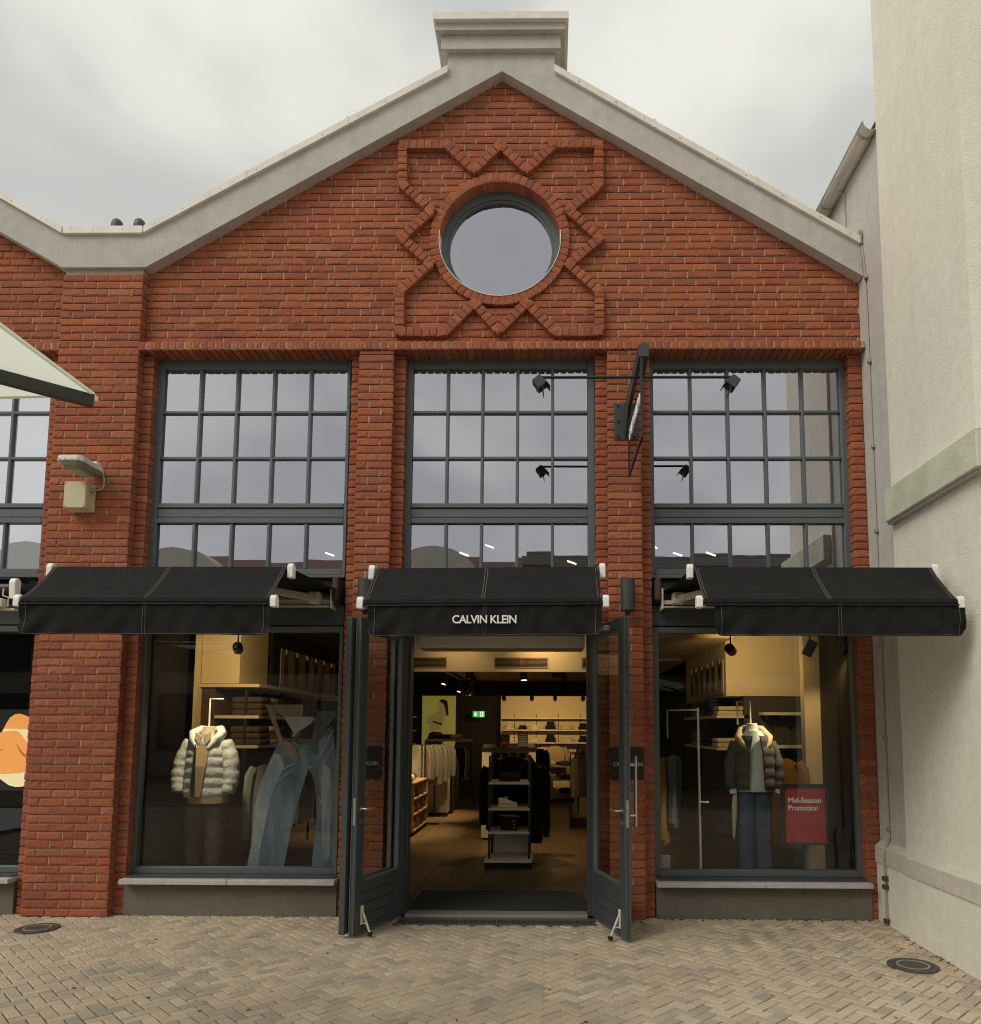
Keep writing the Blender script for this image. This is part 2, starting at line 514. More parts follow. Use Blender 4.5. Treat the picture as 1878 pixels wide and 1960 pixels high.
def thing(name, label, cat, loc, group=None):
    o = bpy.data.objects.new(name, None)
    o.empty_display_size = 0.1
    COL.objects.link(o)
    o.location = loc
    return tag(o, label, cat, group)


def tag(o, label, cat, group=None):
    o['label'] = label
    o['category'] = cat
    if group:
        o['group'] = group
    return o


def copy_piece(src, parent=None, loc=None):
    c = src.copy()
    COL.objects.link(c)
    if parent is not None:
        c.parent = parent
    if loc is not None:
        c.location = loc
    return c


def text(name, body, mat, size, o, xdir, zdir, parent=None, width=None, extrude=0.002, spacing=1.0, align='CENTER', bold=0.0):
    """flat lettering; o = centre (or left) of the line on its baseline, xdir = reading direction, zdir = up the letters"""
    cu = bpy.data.curves.new(name, 'FONT')
    cu.body = body
    cu.size = size
    cu.align_x = align
    cu.extrude = extrude
    cu.offset = bold
    cu.space_character = spacing
    cu.resolution_u = 4
    tmp = bpy.data.objects.new(name, cu)
    COL.objects.link(tmp)
    bpy.context.view_layer.update()
    me = bpy.data.meshes.new_from_object(tmp.evaluated_get(bpy.context.evaluated_depsgraph_get()))
    bpy.data.objects.remove(tmp)
    bpy.data.curves.remove(cu)
    me.name = name
    me.materials.clear()
    me.materials.append(MATS[mat])
    ob = bpy.data.objects.new(name, me)
    link(ob, parent)
    xs = [v.co.x for v in me.vertices]
    sx = width / max(max(xs) - min(xs), 1e-6) if width else 1.0
    x, z = Vector(xdir).normalized(), Vector(zdir).normalized()
    m_ = Matrix((x * sx, z, x.cross(z))).transposed().to_4x4()
    m_.translation = Vector(o) - (base_of(parent) if parent is not None else Vector((0, 0, 0)))
    ob.matrix_basis = m_
    return ob


# ------------------------------------------------------------------ bricks

def brick_piece(lx, lz, depth, rng, rough=1.0):
    """one hand-formed brick about its front centre: x along, y into the wall, z up; 52 triangles"""
    a = np.array([-0.5, -0.5 + 0.016 / lx, rng.uniform(-0.15, 0.15), 0.5 - 0.016 / lx, 0.5]) * lx
    b = np.array([-0.5, -0.5 + 0.012 / lz, 0.5 - 0.012 / lz, 0.5]) * lz
    vs = []
    for j in range(4):
        for i in range(5):
            edge = i in (0, 4) or j in (0, 3)
            c = rng.uniform(0.002, 0.0055) if edge else rng.uniform(-0.002, 0.002) * rough
            vs.append((a[i] + rng.uniform(-.0018, .0018) * rough, c, b[j] + rng.uniform(-.0014, .0014) * rough))
    ring = [0, 1, 2, 3, 4, 9, 14, 19, 18, 17, 16, 15, 10, 5]
    for k in ring:
        i, j = k % 5, k // 5
        vs.append((a[i], depth, b[j]))
    fs = [(j * 5 + i, j * 5 + i + 1, (j + 1) * 5 + i + 1, (j + 1) * 5 + i) for j in range(3) for i in range(4)]
    n = len(ring)
    fs += [(ring[k], 20 + k, 20 + (k + 1) % n, ring[(k + 1) % n]) for k in range(n)]
    return np.array(vs), fs


class BrickSet:
    """bricks given as frames: origin (front centre), u (along), w (up), n (into the wall), size"""
    def __init__(self):
        self.items = []

    def put(self, o, lx, lz, depth, u=(1, 0, 0), w=(0, 0, 1), n=(0, 1, 0)):
        self.items.append((np.array(o, float), lx, lz, depth, np.array(u, float), np.array(w, float), np.array(n, float)))

    def course(self, x0, x1, z, yf, depth, off, lx=0.209, lz=0.0645, joint=0.011, rng=rnd, mortar=None):
        """running bond between x0 and x1 in the course whose bottom is z; off = shift of the bond"""
        if x1 - x0 < 0.03:
            return
        p = lx + joint
        x = x0 - (off % p)
        while x < x1 - 1e-6:
            l0, l1 = max(x, x0), min(x + lx, x1)
            if mortar is not None and l1 + joint < x1:
                mortar.box(l1 - 0.004, l1 + joint + 0.004, yf + 0.0085, yf + 0.05, z + 0.004, z + 0.071)
            if l1 - l0 > 0.025:
                self.put(((l0 + l1) / 2, yf + rng.uniform(-.003, .003), z + 0.0375 + rng.uniform(-.0015, .0015)), l1 - l0, lz, depth)
            x += p

    def merged(self, name, mat, parent, items, kind=None):
        off = base_of(parent)
        V, F = [], []
        k = 0
        rng = random.Random(11)
        for (o, lx, lz, d, u, w_, n) in items:
            vs, fs = brick_piece(lx, lz, d, rng)
            wv = o + vs[:, :1] * u + vs[:, 2:3] * w_ + vs[:, 1:2] * n
            V.append(wv)
            F += [tuple(i + k for i in q) for q in fs]
            k += len(vs)
        V = np.concatenate(V) - np.array(off)
        me = bpy.data.meshes.new(name)
        me.from_pydata(V.tolist(), [], F)
        bm = bmesh.new()
        bm.from_mesh(me)
        bmesh.ops.recalc_face_normals(bm, faces=bm.faces)
        bm.to_mesh(me)
        bm.free()
        me.materials.append(MATS[mat])
        o = bpy.data.objects.new(name, me)
        link(o, parent)
        if kind:
            o['kind'] = kind
        return o

    protos = {}

    def single(self, name, mat, parent, items, nproto=9):
        """each brick an object of its own; alike pieces share mesh data and are scaled to their cut"""
        off = np.array(base_of(parent))
        for it in items:
            o, lx, lz, d, u, w_, n = it
            key = (name, round(lx / 0.035), round(lz, 2), round(d, 2), rnd.randrange(nproto))
            me = BrickSet.protos.get(key)
            if me is None:
                vs, fs = brick_piece(lx, lz, d, rnd)
                me = bpy.data.meshes.new(name)
                me.from_pydata(vs.tolist(), [], fs)
                bm = bmesh.new()
                bm.from_mesh(me)
                bmesh.ops.recalc_face_normals(bm, faces=bm.faces)
                bm.to_mesh(me)
                bm.free()
                me.materials.append(MATS[mat])
                me['lx'] = lx
                BrickSet.protos[key] = me
            ob = bpy.data.objects.new(name, me)
            link(ob, parent)
            s = lx / me['lx']
            mm = Matrix(((u[0] * s, n[0], w_[0]), (u[1] * s, n[1], w_[1]), (u[2] * s, n[2], w_[2]))).to_4x4()
            mm.translation = Vector(o - off)
            ob.matrix_basis = mm

# ================================================================== GROUND
ground = B(-60, 60, -60, -9.2, -0.06, -0.006).build('ground', 'ground_far', kind='structure')
pavement = B(-9, 8, -9.2, 1.2, -0.09, -0.012).build('pavement', 'joint_sand', kind='structure')


def paver_arrays(w, h, rng):
    t = 0.045
    e, r_ = 0.004, 0.006
    j = lambda s: rng.uniform(-s, s)
    tl = [j(.0022) for _ in range(4)]
    hx, hy = w / 2, h / 2
    vs = []
    for k, (a, b) in enumerate(((-1, -1), (1, -1), (1, 1), (-1, 1))):
        vs.append((a * (hx - r_) + j(.0012), b * (hy - r_) + j(.0012), tl[k]))
    for a, b in ((-1, -1), (1, -1), (1, 1), (-1, 1)):
        vs.append((a * hx, b * hy, -e - 0.002))
    for a, b in ((-1, -1), (1, -1), (1, 1), (-1, 1)):
        vs.append((a * hx, b * hy, -t))
    fs = [(0, 1, 2, 3)] + [(4 + k, 4 + (k + 1) % 4, (k + 1) % 4, k) for k in range(4)] + [(8 + k, 8 + (k + 1) % 4, 4 + (k + 1) % 4, 4 + k) for k in range(4)]
    return vs, fs


PW = 0.0785
manholes = [(2.63, -1.262, 0.172), (-4.295, -0.40, 0.165)]
pav = []
s2 = math.sqrt(0.5)
N = 130
for r_i in range(-N, N):
    for m_i in range(-N // 2, N // 2):
        for kind_ in (0, 1):
            if kind_ == 0:
                cx, cy, ang = r_i + 4 * m_i + 1.0, r_i + 0.5, 0
            else:
                cx, cy, ang = r_i + 4 * m_i + 2.5, r_i + 0.0, 90
            X = (cx * s2 - cy * s2) * PW + 0.02
            Y = (cx * s2 + cy * s2) * PW - 2.0
            if -8.6 < X < 7.6 and -9.1 < Y < 0.42:
                pav.append((X, Y, ang + 45))


def keep_paver(X, Y):
    for mx_, my_, mr_ in manholes:
        if math.hypot(X - mx_, Y - my_) < mr_ - 0.005:
            return False
    if Y > -1.84 and X > 3.06 - (0.06 if Y < -0.45 else 0.0):
        return False
    if Y > 0.14 or (Y > 0.02 and (X < -4.85 or -4.6 < X < -4.0)) and False:
        return False
    if -1.34 < X < 0.42 and Y > -0.165:
        return False
    return True


pav = [p for p in pav if keep_paver(p[0], p[1])]


def on_picture(X, Y, Z=0.0):
    d = Vector((X, Y, Z)) - cam.matrix_world.translation
    z = d.dot(fw)
    if z <= 0.1:
        return None
    return (1033 + 1467 * d.dot(rt) / z) / 1878, (1250 - 1467 * d.dot(up) / z) / 1960, z


vis = []
for i, (X, Y, a) in enumerate(pav):
    q = on_picture(X, Y)
    if q and -0.01 < q[0] < 1.01 and q[1] < 1.005:
        vis.append((q[2], i))
vis.sort()
chosen = set(i for _, i in vis[:300])
protos = []
for k in range(10):
    vs, fs = paver_arrays(2 * PW - 0.0075, PW - 0.0075, rnd)
    me = bpy.data.meshes.new('paver')
    me.from_pydata(vs, [], fs)
    me.materials.append(MATS['paver'])
    protos.append(me)
rest = MB()
for i, (X, Y, a) in enumerate(pav):
    dz = rnd.uniform(-0.0018, 0.0018)
    ang = R(a + rnd.uniform(-0.7, 0.7))
    if i in chosen:
        o = bpy.data.objects.new('paver', protos[rnd.randrange(10)])
        link(o, pavement)
        o.location = (X, Y, dz)
        o.rotation_euler = (0, 0, ang + (math.pi if rnd.random() < .5 else 0))
    else:
        vs, fs = paver_arrays(2 * PW - 0.0075, PW - 0.0075, rnd)
        c_, s_ = math.cos(ang), math.sin(ang)
        rest.add([(X + x * c_ - y * s_, Y + x * s_ + y * c_, z + dz) for x, y, z in vs], fs)
rest.build('paving', 'paver', pavement, kind='stuff')

for (mx_, my_, mr_), lab, mt in zip(manholes, ('round green-grey manhole cover by the cream plaster wall', 'round rusty manhole cover at the foot of the wide brick pier'), ('iron_green', 'iron')):
    t = thing('manhole_cover', lab, 'manhole cover', (mx_, my_, 0))
    MB().lathe([(mr_ + 0.002, -0.03), (mr_ + 0.002, 0.007), (mr_ - 0.006, 0.010), (mr_ - 0.045, 0.010), (mr_ - 0.05, 0.004), (mr_ - 0.05, -0.03)], (mx_, my_, 0), 36).build('rim', 'iron', t)
    MB().lathe([(mr_ - 0.058, 0.0), (mr_ - 0.058, 0.0118), (mr_ - 0.066, 0.0125), (mr_ - 0.074, 0.0118), (mr_ - 0.074, 0.0)], (mx_, my_, 0), 36).build('lid_ring', 'galvanised', t)
    MB().lathe([(mr_ + 0.090, -0.03), (mr_ + 0.090, -0.004), (mr_ - 0.01, -0.003), (mr_ - 0.02, -0.03)], (mx_, my_, 0), 36).build('concrete_collar', 'concrete_ring', t)
    lid = MB().lathe([(mr_ - 0.052, -0.03), (mr_ - 0.052, 0.007), (mr_ - 0.065, 0.011), (mr_ - 0.078, 0.011), (mr_ - 0.082, 0.007), (0.002, 0.007)], (mx_, my_, 0), 36).build('lid', mt, t)
    for k in range(5):
        rr = (mr_ - 0.09) * (k - 2) / 2.6
        hl = math.sqrt(max(0.0, (mr_ - 0.095) ** 2 - rr ** 2))
        B(mx_ - hl, mx_ + hl, my_ + rr - 0.005, my_ + rr + 0.005, 0.006, 0.0095).build('rib', mt, lid)

lit = MB()
for k in range(260):
    r_ = rnd.random()
    if r_ < 0.45:
        X, Y = rnd.uniform(0.98, 2.9), 0.075 - abs(rnd.gauss(0, 0.03))
    elif r_ < 0.6:
        X, Y = rnd.uniform(-3.8, -1.7), 0.075 - abs(rnd.gauss(0, 0.02))
    elif r_ < 0.72:
        X, Y = rnd.uniform(0.5, 1.0), -0.03 - abs(rnd.gauss(0, 0.05))
    elif r_ < 0.87:
        Y = rnd.uniform(-2.2, -0.5)
        X = 2.93 - abs(rnd.gauss(0, 0.02))
    else:
        X, Y = rnd.uniform(-4.7, 2.8), rnd.uniform(-2.6, -0.2)
    a, sz = rnd.uniform(0, 6.28), rnd.uniform(0.004, 0.013)
    lit.frame_box((X, Y, 0.004), (math.cos(a), math.sin(a), rnd.uniform(-.3, .3)), (-math.sin(a), math.cos(a), 0), (0, 0, 1), sz, sz * rnd.uniform(.3, .7), 0.0012)
lit.build('leaf_litter', 'cloth_brown', kind='stuff')

# ================================================================== RED BRICK SHOP
shop = thing('brick_shop_building', 'red brick shop building with a gable, round window and three tall bays', 'building', (-0.5, 0.2, 0))
CX, CZ = -0.485, 6.475


def z_slope(x):
    """underside of the grey gable band"""
    if x > -0.472:
        return 8.17 - 0.620 * (x + 0.472)
    if x > -3.909:
        return 8.17 - 0.5936 * (-0.472 - x)
    if x > -4.726:
        return 6.13
    return 6.13 + 0.585 * (-4.726 - x)


RC = 0.64        # where the wall bricks stop round the window
bs = BrickSet()
mort = MB()
# gable fields (recessed 10 cm)
for k in range(72, 112):
    z = k * 0.075
    for xa, xb in ((-3.94, 3.006), (-6.4, -4.72)):
        # horizontal reach of this course under the slope
        if xa < -4:
            lo, hi = xa, -4.72
            zt = z - 0.08
            if zt > 6.13:
                hi = min(hi, -4.726 - (zt - 6.13) / 0.585)
        else:
            lo, hi = xa, xb
            zt = z - 0.08
            lo = max(lo, -0.472 - (8.17 - zt) / 0.5936)
            hi = min(hi, -0.472 + (8.17 - zt) / 0.620)
        if hi - lo < 0.05:
            continue
        off = (0.0 if k % 2 else 0.11) + rnd.uniform(-0.02, 0.02) + (0.055 if k % 4 == 2 else 0) - (lo - xa) * 0 
        segs = [(lo, hi)]
        dz = min(abs(z - CZ), abs(z + 0.075 - CZ)) if not (z <= CZ <= z + 0.075) else 0
        if dz < RC and xa > -4:
            h = math.sqrt(RC ** 2 - dz ** 2)
            segs = [(lo, CX - h), (CX + h, hi)]
        for s0, s1 in segs:
            ph = (s0 - xa + off)
            bs.course(s0, s1, z, 0.10, 0.10, ph, mortar=mort)
            mort.box(s0 - 0.0, s1 + 0.0, 0.118, 0.36, z - 0.0005, z + 0.0745)
gable_items = bs.items
bs = BrickSet()
# wide pier
for k in range(0, 81):
    bs.course(-4.72, -3.94, k * 0.075, 0.0, 0.105, 0.1129 if k % 2 else 0.0, lx=0.2137, mortar=mort)
mort.box(-4.709, -3.951, 0.019, 0.40, 0, 6.14)
# inner piers and all the stepped jambs
top = 5.29


def pier_courses(x0, x1, yf, dep):
    k = 0
    while k * 0.075 < top - 0.02:
        z = k * 0.075
        lz = min(0.064, top - z - 0.008)
        if yf == 0.0:
            cut = (0.22, 0.11)[k % 2] + (x1 - x0 - 0.33) / 2
            if rnd.random() < 0.12:
                cut = x1 - x0 + 0.01
            spans = [(x0, min(x0 + cut - 0.012, x1)), (x0 + cut, x1)]
            mort.box(x0 + cut - 0.016, min(x0 + cut + 0.004, x1 - 0.02), yf + 0.0085, yf + 0.05, z + 0.004, z + 0.07)
        else:
            spans = [(x0, x1)]
        for a, b in spans:
            if b - a > 0.03:
                bs.put(((a + b) / 2 + rnd.uniform(-.002, .002), yf + rnd.uniform(-.003, .003), z + 0.0055 + lz / 2), b - a - (0 if yf == 0.0 else rnd.choice((0, 0.004, 0.008))), lz, dep)
        k += 1
    mort.box(x0 + 0.011, x1 - 0.011, yf + 0.019, 0.34, 0, top)


for x0, x1 in ((-1.815, -1.485), (0.555, 0.872)):
    pier_courses(x0, x1, 0.0, 0.105)
for x0, x1 in ((-3.95, -3.843), (-4.835, -4.71), (-1.912, -1.805), (-1.495, -1.386), (0.446, 0.565), (0.862, 0.972), (2.876, 3.008)):
    pier_courses(x0, x1, 0.1, 0.105)
wall_items = bs.items
mort.box(-6.4, -4.72, -0.004, 0.34, 5.308, 5.371)
mort.box(-3.94, 3.0, -0.006, 0.34, 5.308, 5.371)


def seen_size(it):
    o, lx = it[0], it[1]
    d = math.dist(o, (0, -7, 1.69))
    x, z = o[0], o[2]
    s = lx / d
    if x < -3.9 and 2.25 < z < 3.0:
        s *= 0.1
    if -1.9 < x < 1.0 and z < 3.0:
        s *= 0.6
    if x > 2.8 or x < -4.72 or it[1] < 0.12:
        s *= 0.5
    if x < -4.75:
        s *= 0.3
    return -s


order = sorted(range(len(wall_items)), key=lambda i: seen_size(wall_items[i]))
pick = set(order[:300])
bs.single('brick', 'brick', shop, [wall_items[i] for i in order[:300]])
bs.merged('brickwork', 'brick', shop, [wall_items[i] for i in order[300:]] + gable_items, kind='stuff')
mort.build('mortar', 'mortar', shop)

# soldier course over the bays
sol = BrickSet()
x = -3.945
while x < 2.95:
    sol.put((x + 0.0325 + rnd.uniform(-.002, .002), -0.015 + rnd.uniform(-.003, .003), 5.335), 0.0625, 0.083, 0.213)
    x += 0.0752
x = -4.755
while x > -5.6:
    sol.put((x, -0.010 + rnd.uniform(-.003, .003), 5.335), 0.0625, 0.083, 0.213)
    x -= 0.0752
sol.single('soldier_brick', 'brick', shop, sol.items, 6)

# ring of headers round the window
ring = BrickSet()
nr = 58
for k in range(nr):
    a = 2 * math.pi * k / nr
    c_, s_ = math.cos(a), math.sin(a)
    rr = 0.640
    ring.put((CX + rr * c_, 0.066 + rnd.uniform(-.003, .003), CZ + rr * s_), 0.0625, 0.093, 0.185, u=(-s_, 0, c_), w=(c_, 0, s_))
ring.single('ring_brick', 'brick', shop, ring.items, 6)
rc = MB()
for k in range(nr):
    a0, a1 = 2 * math.pi * k / nr, 2 * math.pi * (k + 1) / nr
    rc.prism([(math.cos(a0) * .602, math.sin(a0) * .602), (math.cos(a1) * .602, math.sin(a1) * .602), (math.cos(a1) * .676, math.sin(a1) * .676), (math.cos(a0) * .676, math.sin(a0) * .676)],
             lambda p, t: (CX + p[0], t, CZ + p[1]), 0.077, 0.33)
rc.build('ring_mortar', 'mortar', shop)

# raised star ornament of headers round the ring
star = [(-.970, .972), (-.53, .972), (-.262, .70), (0, .965), (.262, .70), (.535, .972), (.972, .972), (.972, .53), (.672, .28), (.980, -.02), (.672, -.285), (.972, -.56),
        (.972, -.975), (.545, -.975), (.268, -.675), (0, -.962), (-.240, -.675), (-.522, -.975), (-.963, -.975), (-.963, -.555), (-.668, -.27), (-.960, -.01), (-.670, .28), (-.963, .55)]
orn = BrickSet()
orn_core = MB()
for i in range(len(star)):
    p, q = Vector(star[i]), Vector(star[(i + 1) % len(star)])
    d = q - p
    L = d.length
    d.normalize()
    nrm = Vector((-d.y, d.x))
    n_ = max(1, round((L + 0.02) / 0.0735))
    for k in range(n_):
        c_ = p + d * (L * (k + 0.5) / n_)
        if c_.length < 0.70:
            continue
        orn.put((CX + c_.x, 0.034 + rnd.uniform(-.006, .004), CZ + c_.y), L / n_ - 0.010, 0.088, 0.072, u=(d.x, 0, d.y), w=(nrm.x, 0, nrm.y))
    if L > 0:
        pts = [p + nrm * .037, q + nrm * .037, q - nrm * .037, p - nrm * .037]
        orn_core.prism([(v.x, v.y) for v in pts], lambda v, t: (CX + v[0], t, CZ + v[1]), 0.050 + 0.0003 * i, 0.125)
    # a squarish brick closes each corner
    orn.put((CX + p.x, 0.031 + rnd.uniform(-.004, .002), CZ + p.y), 0.06, 0.075, 0.072, u=(d.x, 0, d.y), w=(nrm.x, 0, nrm.y))
orn.single('ornament_brick', 'brick', shop, orn.items, 6)
orn_core.build('ornament_mortar', 'mortar', shop)

# round window
rw = MB()
n = 64


def annulus(mb, r0, r1, y0, y1):
    for k in range(n):
        a0, a1 = 2 * math.pi * k / n, 2 * math.pi * (k + 1) / n
        mb.prism([(math.cos(a0) * r0, math.sin(a0) * r0), (math.cos(a1) * r0, math.sin(a1) * r0), (math.cos(a1) * r1, math.sin(a1) * r1), (math.cos(a0) * r1, math.sin(a0) * r1)],
                 lambda p, t: (CX + p[0], t, CZ - 0.02 + p[1]), y0, y1)
    return mb


rwin = annulus(annulus(MB(), 0.535, 0.62, 0.215, 0.31), 0.512, 0.545, 0.235, 0.31).build('round_window', 'frame_paint', shop, weld=True)
MB().prism([(0.52 * math.cos(2 * math.pi * k / n), 0.52 * math.sin(2 * math.pi * k / n)) for k in range(n)], lambda p, t: (CX + p[0], t, CZ - 0.02 + p[1]), 0.262, 0.268).build('pane', 'glass_upper', rwin)

lip = MB()
for k in range(26):
    a0, a1 = R(172) + R(196) * k / 26, R(172) + R(196) * (k + 1) / 26
    lip.prism([(math.cos(a0) * .594, math.sin(a0) * .594), (math.cos(a1) * .594, math.sin(a1) * .594), (math.cos(a1) * .600, math.sin(a1) * .600), (math.cos(a0) * .600, math.sin(a0) * .600)],
              lambda p, t: (CX + p[0], t, CZ + p[1]), 0.060, 0.214)
lip.build('zinc_lip', 'flashing', rwin)

# grey rendered gable band, stem and stepped head
band = [(-6.4, 7.11), (-4.726, 6.13), (-3.909, 6.13), (-0.472, 8.17), (3.004, 6.015), (3.004, 6.33), (0.049, 8.145), (0.049, 8.37), (-1.012, 8.37), (-1.012, 8.145), (-3.94, 6.467), (-4.733, 6.467), (-6.4, 7.44)]
MB().prism(band, lambda p, t: (p[0], t, p[1]), -0.02, 0.42).build('gable_band', 'render_grey', shop)
head = MB().box(-1.010, 0.047, 0.425, 1.15, 7.5, 8.36).build('gable_head', 'render_grey', shop)
B(-1.072, 0.107, -0.080, 1.21, 8.356, 8.499).build('lower_step', 'render_grey', head)
B(-1.116, 0.152, -0.140, 1.27, 8.501, 8.598).build('upper_step', 'render_grey', head)
cap = MB().box(-1.137, 0.184, -0.185, 1.31, 8.575, 8.650)
cap.build('head_flashing', 'flashing', head)


def flash(p, q, nseg):
    p, q = Vector(p), Vector(q)
    d = (q - p)
    for k in range(nseg):
        a, b = p + d * (k / nseg), p + d * ((k + 1) / nseg - 0.002)
        hgt = 0.072
        f_ = MB().prism([(a.x, a.y), (b.x, b.y), (b.x, b.y + hgt), (a.x, a.y + hgt)], lambda v, t: (v[0], t, v[1]), -0.055, 0.50).build('flashing', 'flashing', shop)
        for t_ in (0.25, 0.62, 0.9):
            s = a + (b - a) * t_
            MB().tube([(s.x, -0.058, s.y + 0.034), (s.x, -0.054, s.y + 0.034)], 0.007, 6).build('screw', 'galvanised', f_)
        if k:
            B(a.x - 0.012, a.x + 0.012, -0.0585, 0.51, a.y - 0.004, a.y + hgt + 0.012).build('clip', 'flashing', f_)


flash((-1.008, 8.137), (-3.94, 6.462), 3)
flash((-3.95, 6.462), (-4.722, 6.462), 1)
flash((-4.735, 6.465), (-6.4, 7.435), 2)
flash((0.047, 8.140), (2.985, 6.325), 3)
B(2.975, 3.0, -0.05, 0.1, 6.33, 6.46).build('flashing_end', 'galvanised', shop)
# roof sheets behind the gable
rf = MB()
rf.prism([(-0.472, 8.42), (3.004, 6.30), (3.004, 6.2), (-0.472, 8.32), (-3.94, 6.34), (-4.733, 6.34), (-6.4, 7.3), (-6.4, 7.4), (-4.733, 6.44), (-3.94, 6.44)], lambda p, t: (p[0], t, p[1]), 0.55, 13.0)
rf.build('roof', 'roof_sheet', shop)

# ---------------------------------------------------------------- tall windows


def tall_window(x0, x1, g0, g1, ncol=5):
    f = MB()
    yb = 0.275
    f.box(x0, g0, 0.2, yb, 3.13, 5.30)
    f.box(g1, x1, 0.2, yb, 3.13, 5.30)
    f.box(g0, g1, 0.2, yb, 5.205, 5.30)
    f.box(g0, g1, 0.2, yb, 3.806, 3.852)
    f.box(g0, g1, 0.212, yb, 3.716, 3.800)
    f.box(g0, g1, 0.2, yb, 3.655, 3.710)
    f.box(g0, g1, 0.2, yb, 3.150, 3.207)
    f.box(x0, x1, 0.185, yb, 3.118, 3.148)
    win = f.build('window', 'frame_paint', shop, bevel=0.005)
    B(g0, g1, 0.24, yb, 3.70, 3.81).build('shadow_gap', 'black_metal', win)
    cw = (g1 - g0) / ncol
    for k in range(1, ncol):
        xm = g0 + cw * k
        B(xm - 0.015, xm + 0.015, 0.208, 0.262, 3.852, 5.205).build('mullion', 'frame_paint', win, bevel=0.006)
        B(xm - 0.015, xm + 0.015, 0.208, 0.262, 3.207, 3.655).build('mullion', 'frame_paint', win, bevel=0.006)
    zs = [3.852, 4.306, 4.768, 5.205]
    for z in zs[1:3]:
        B(g0, g1, 0.2115, 0.259, z - 0.015, z + 0.015).build('glazing_bar', 'frame_paint', win, bevel=0.006)
    for z0, z1 in list(zip(zs[:-1], zs[1:])) + [(3.207, 3.655)]:
        for k in range(ncol):
            xm, zm = g0 + cw * (k + 0.5), (z0 + z1) / 2
            a, b = rnd.gauss(0, 0.0022), rnd.gauss(0, 0.0022)
            MB().frame_box((xm, 0.245, zm), (1, a, 0), (-a, 1, -b), (0, b, 1), cw / 2 - 0.004, 0.003, (z1 - z0) / 2 - 0.003).build('pane', 'glass_upper', win)
    return win


tall_window(-3.853, -1.945, -3.788, -1.978)
tall_window(-1.390, 0.448, -1.330, 0.379)
tall_window(0.968, 2.898, 1.018, 2.830)
tall_window(-6.80, -4.84, -6.74, -4.905)

# ---------------------------------------------------------------- shop windows, beams, sills and base panels


def shop_window(x0, x1, g0, g1):
    f = MB()
    f.box(x0, g0, 0.2, 0.29, 0.35, 2.652)
    f.box(g1, x1, 0.2, 0.29, 0.35, 2.652)
    f.box(g0, g1, 0.2, 0.29, 2.597, 2.652)
    f.box(g0, g1, 0.2, 0.29, 0.35, 0.405)
    f.box(g0, g1, 0.216, 0.24, 0.405, 0.413)
    win = f.build('shop_window', 'frame_paint', shop, bevel=0.004)
    B(g0 - 0.005, g1 + 0.005, 0.25, 0.258, 0.40, 2.60).build('pane', 'glass_shop', win)
    B(x0, x1, 0.203, 0.30, 2.664, 2.858).build('beam', 'frame_dark', shop, bevel=0.004)
    B(x0, x1, 0.26, 0.34, 2.64, 3.13).build('awning_recess', 'black_metal', shop)
    return win


def sill(xs):
    B(xs[0] + 0.02, xs[-1] - 0.02, 0.045, 0.199, 0.3365, 0.350).build('sill_lining', 'frame_dark', shop)
    for a, b in zip(xs[:-1], xs[1:]):
        MB().box(a + 0.002, b - 0.002, -0.03, 0.22, 0.292, 0.336).build('sill', 'sill_stone', shop, bevel=0.004)


shop_window(-3.858, -1.945, -3.815, -1.980)
shop_window(0.968, 2.905, 1.040, 2.850)
shop_window(-6.80, -4.845, -6.75, -4.892)
sill([-3.838, -2.862, -1.900])
sill([0.972, 1.933, 2.882])
sill([-6.4, -5.75, -4.83])
B(-3.842, -1.908, 0.08, 0.32, -0.02, 0.291).build('base_panel', 'base_panel', shop)
B(0.978, 2.905, 0.08, 0.32, -0.02, 0.291).build('base_panel', 'base_panel', shop)
B(-6.5, -4.845, 0.08, 0.32, -0.02, 0.291).build('base_panel', 'base_panel', shop)

# ---------------------------------------------------------------- entrance
fr = MB()
fr.box(-1.386, -1.285, 0.14, 0.30, 0.0, 2.66)
fr.box(0.362, 0.448, 0.14, 0.30, 0.0, 2.66)
fr.box(-1.285, 0.362, 0.14, 0.30, 2.60, 2.66)
fr.build('door_frame', 'frame_dark', shop, bevel=0.004)
B(-1.386, 0.448, 0.203, 0.30, 2.664, 2.858).build('beam', 'frame_dark', shop, bevel=0.004)
B(-1.386, 0.448, 0.26, 0.34, 2.66, 3.13).build('awning_recess', 'black_metal', shop)
B(-1.285, 0.362, 0.06, 0.23, -0.02, 0.028).build('threshold', 'threshold_metal', shop, bevel=0.005)
dr = B(-1.33, 0.41, -0.185, 0.055, -0.03, -0.008).build('drain', 'black_metal', shop)
B(-1.345, 0.425, -0.192, -0.155, -0.008, 0.007).build('rim', 'drain_metal', dr)
B(-1.33, 0.41, 0.00, 0.055, -0.008, 0.004).build('rim', 'drain_metal', dr)
for k in range(58):
    xx = -1.325 + k * 0.030
    B(xx, xx + 0.017, -0.155, 0.0, -0.008, 0.001).build('grate_bar', 'drain_metal', dr)


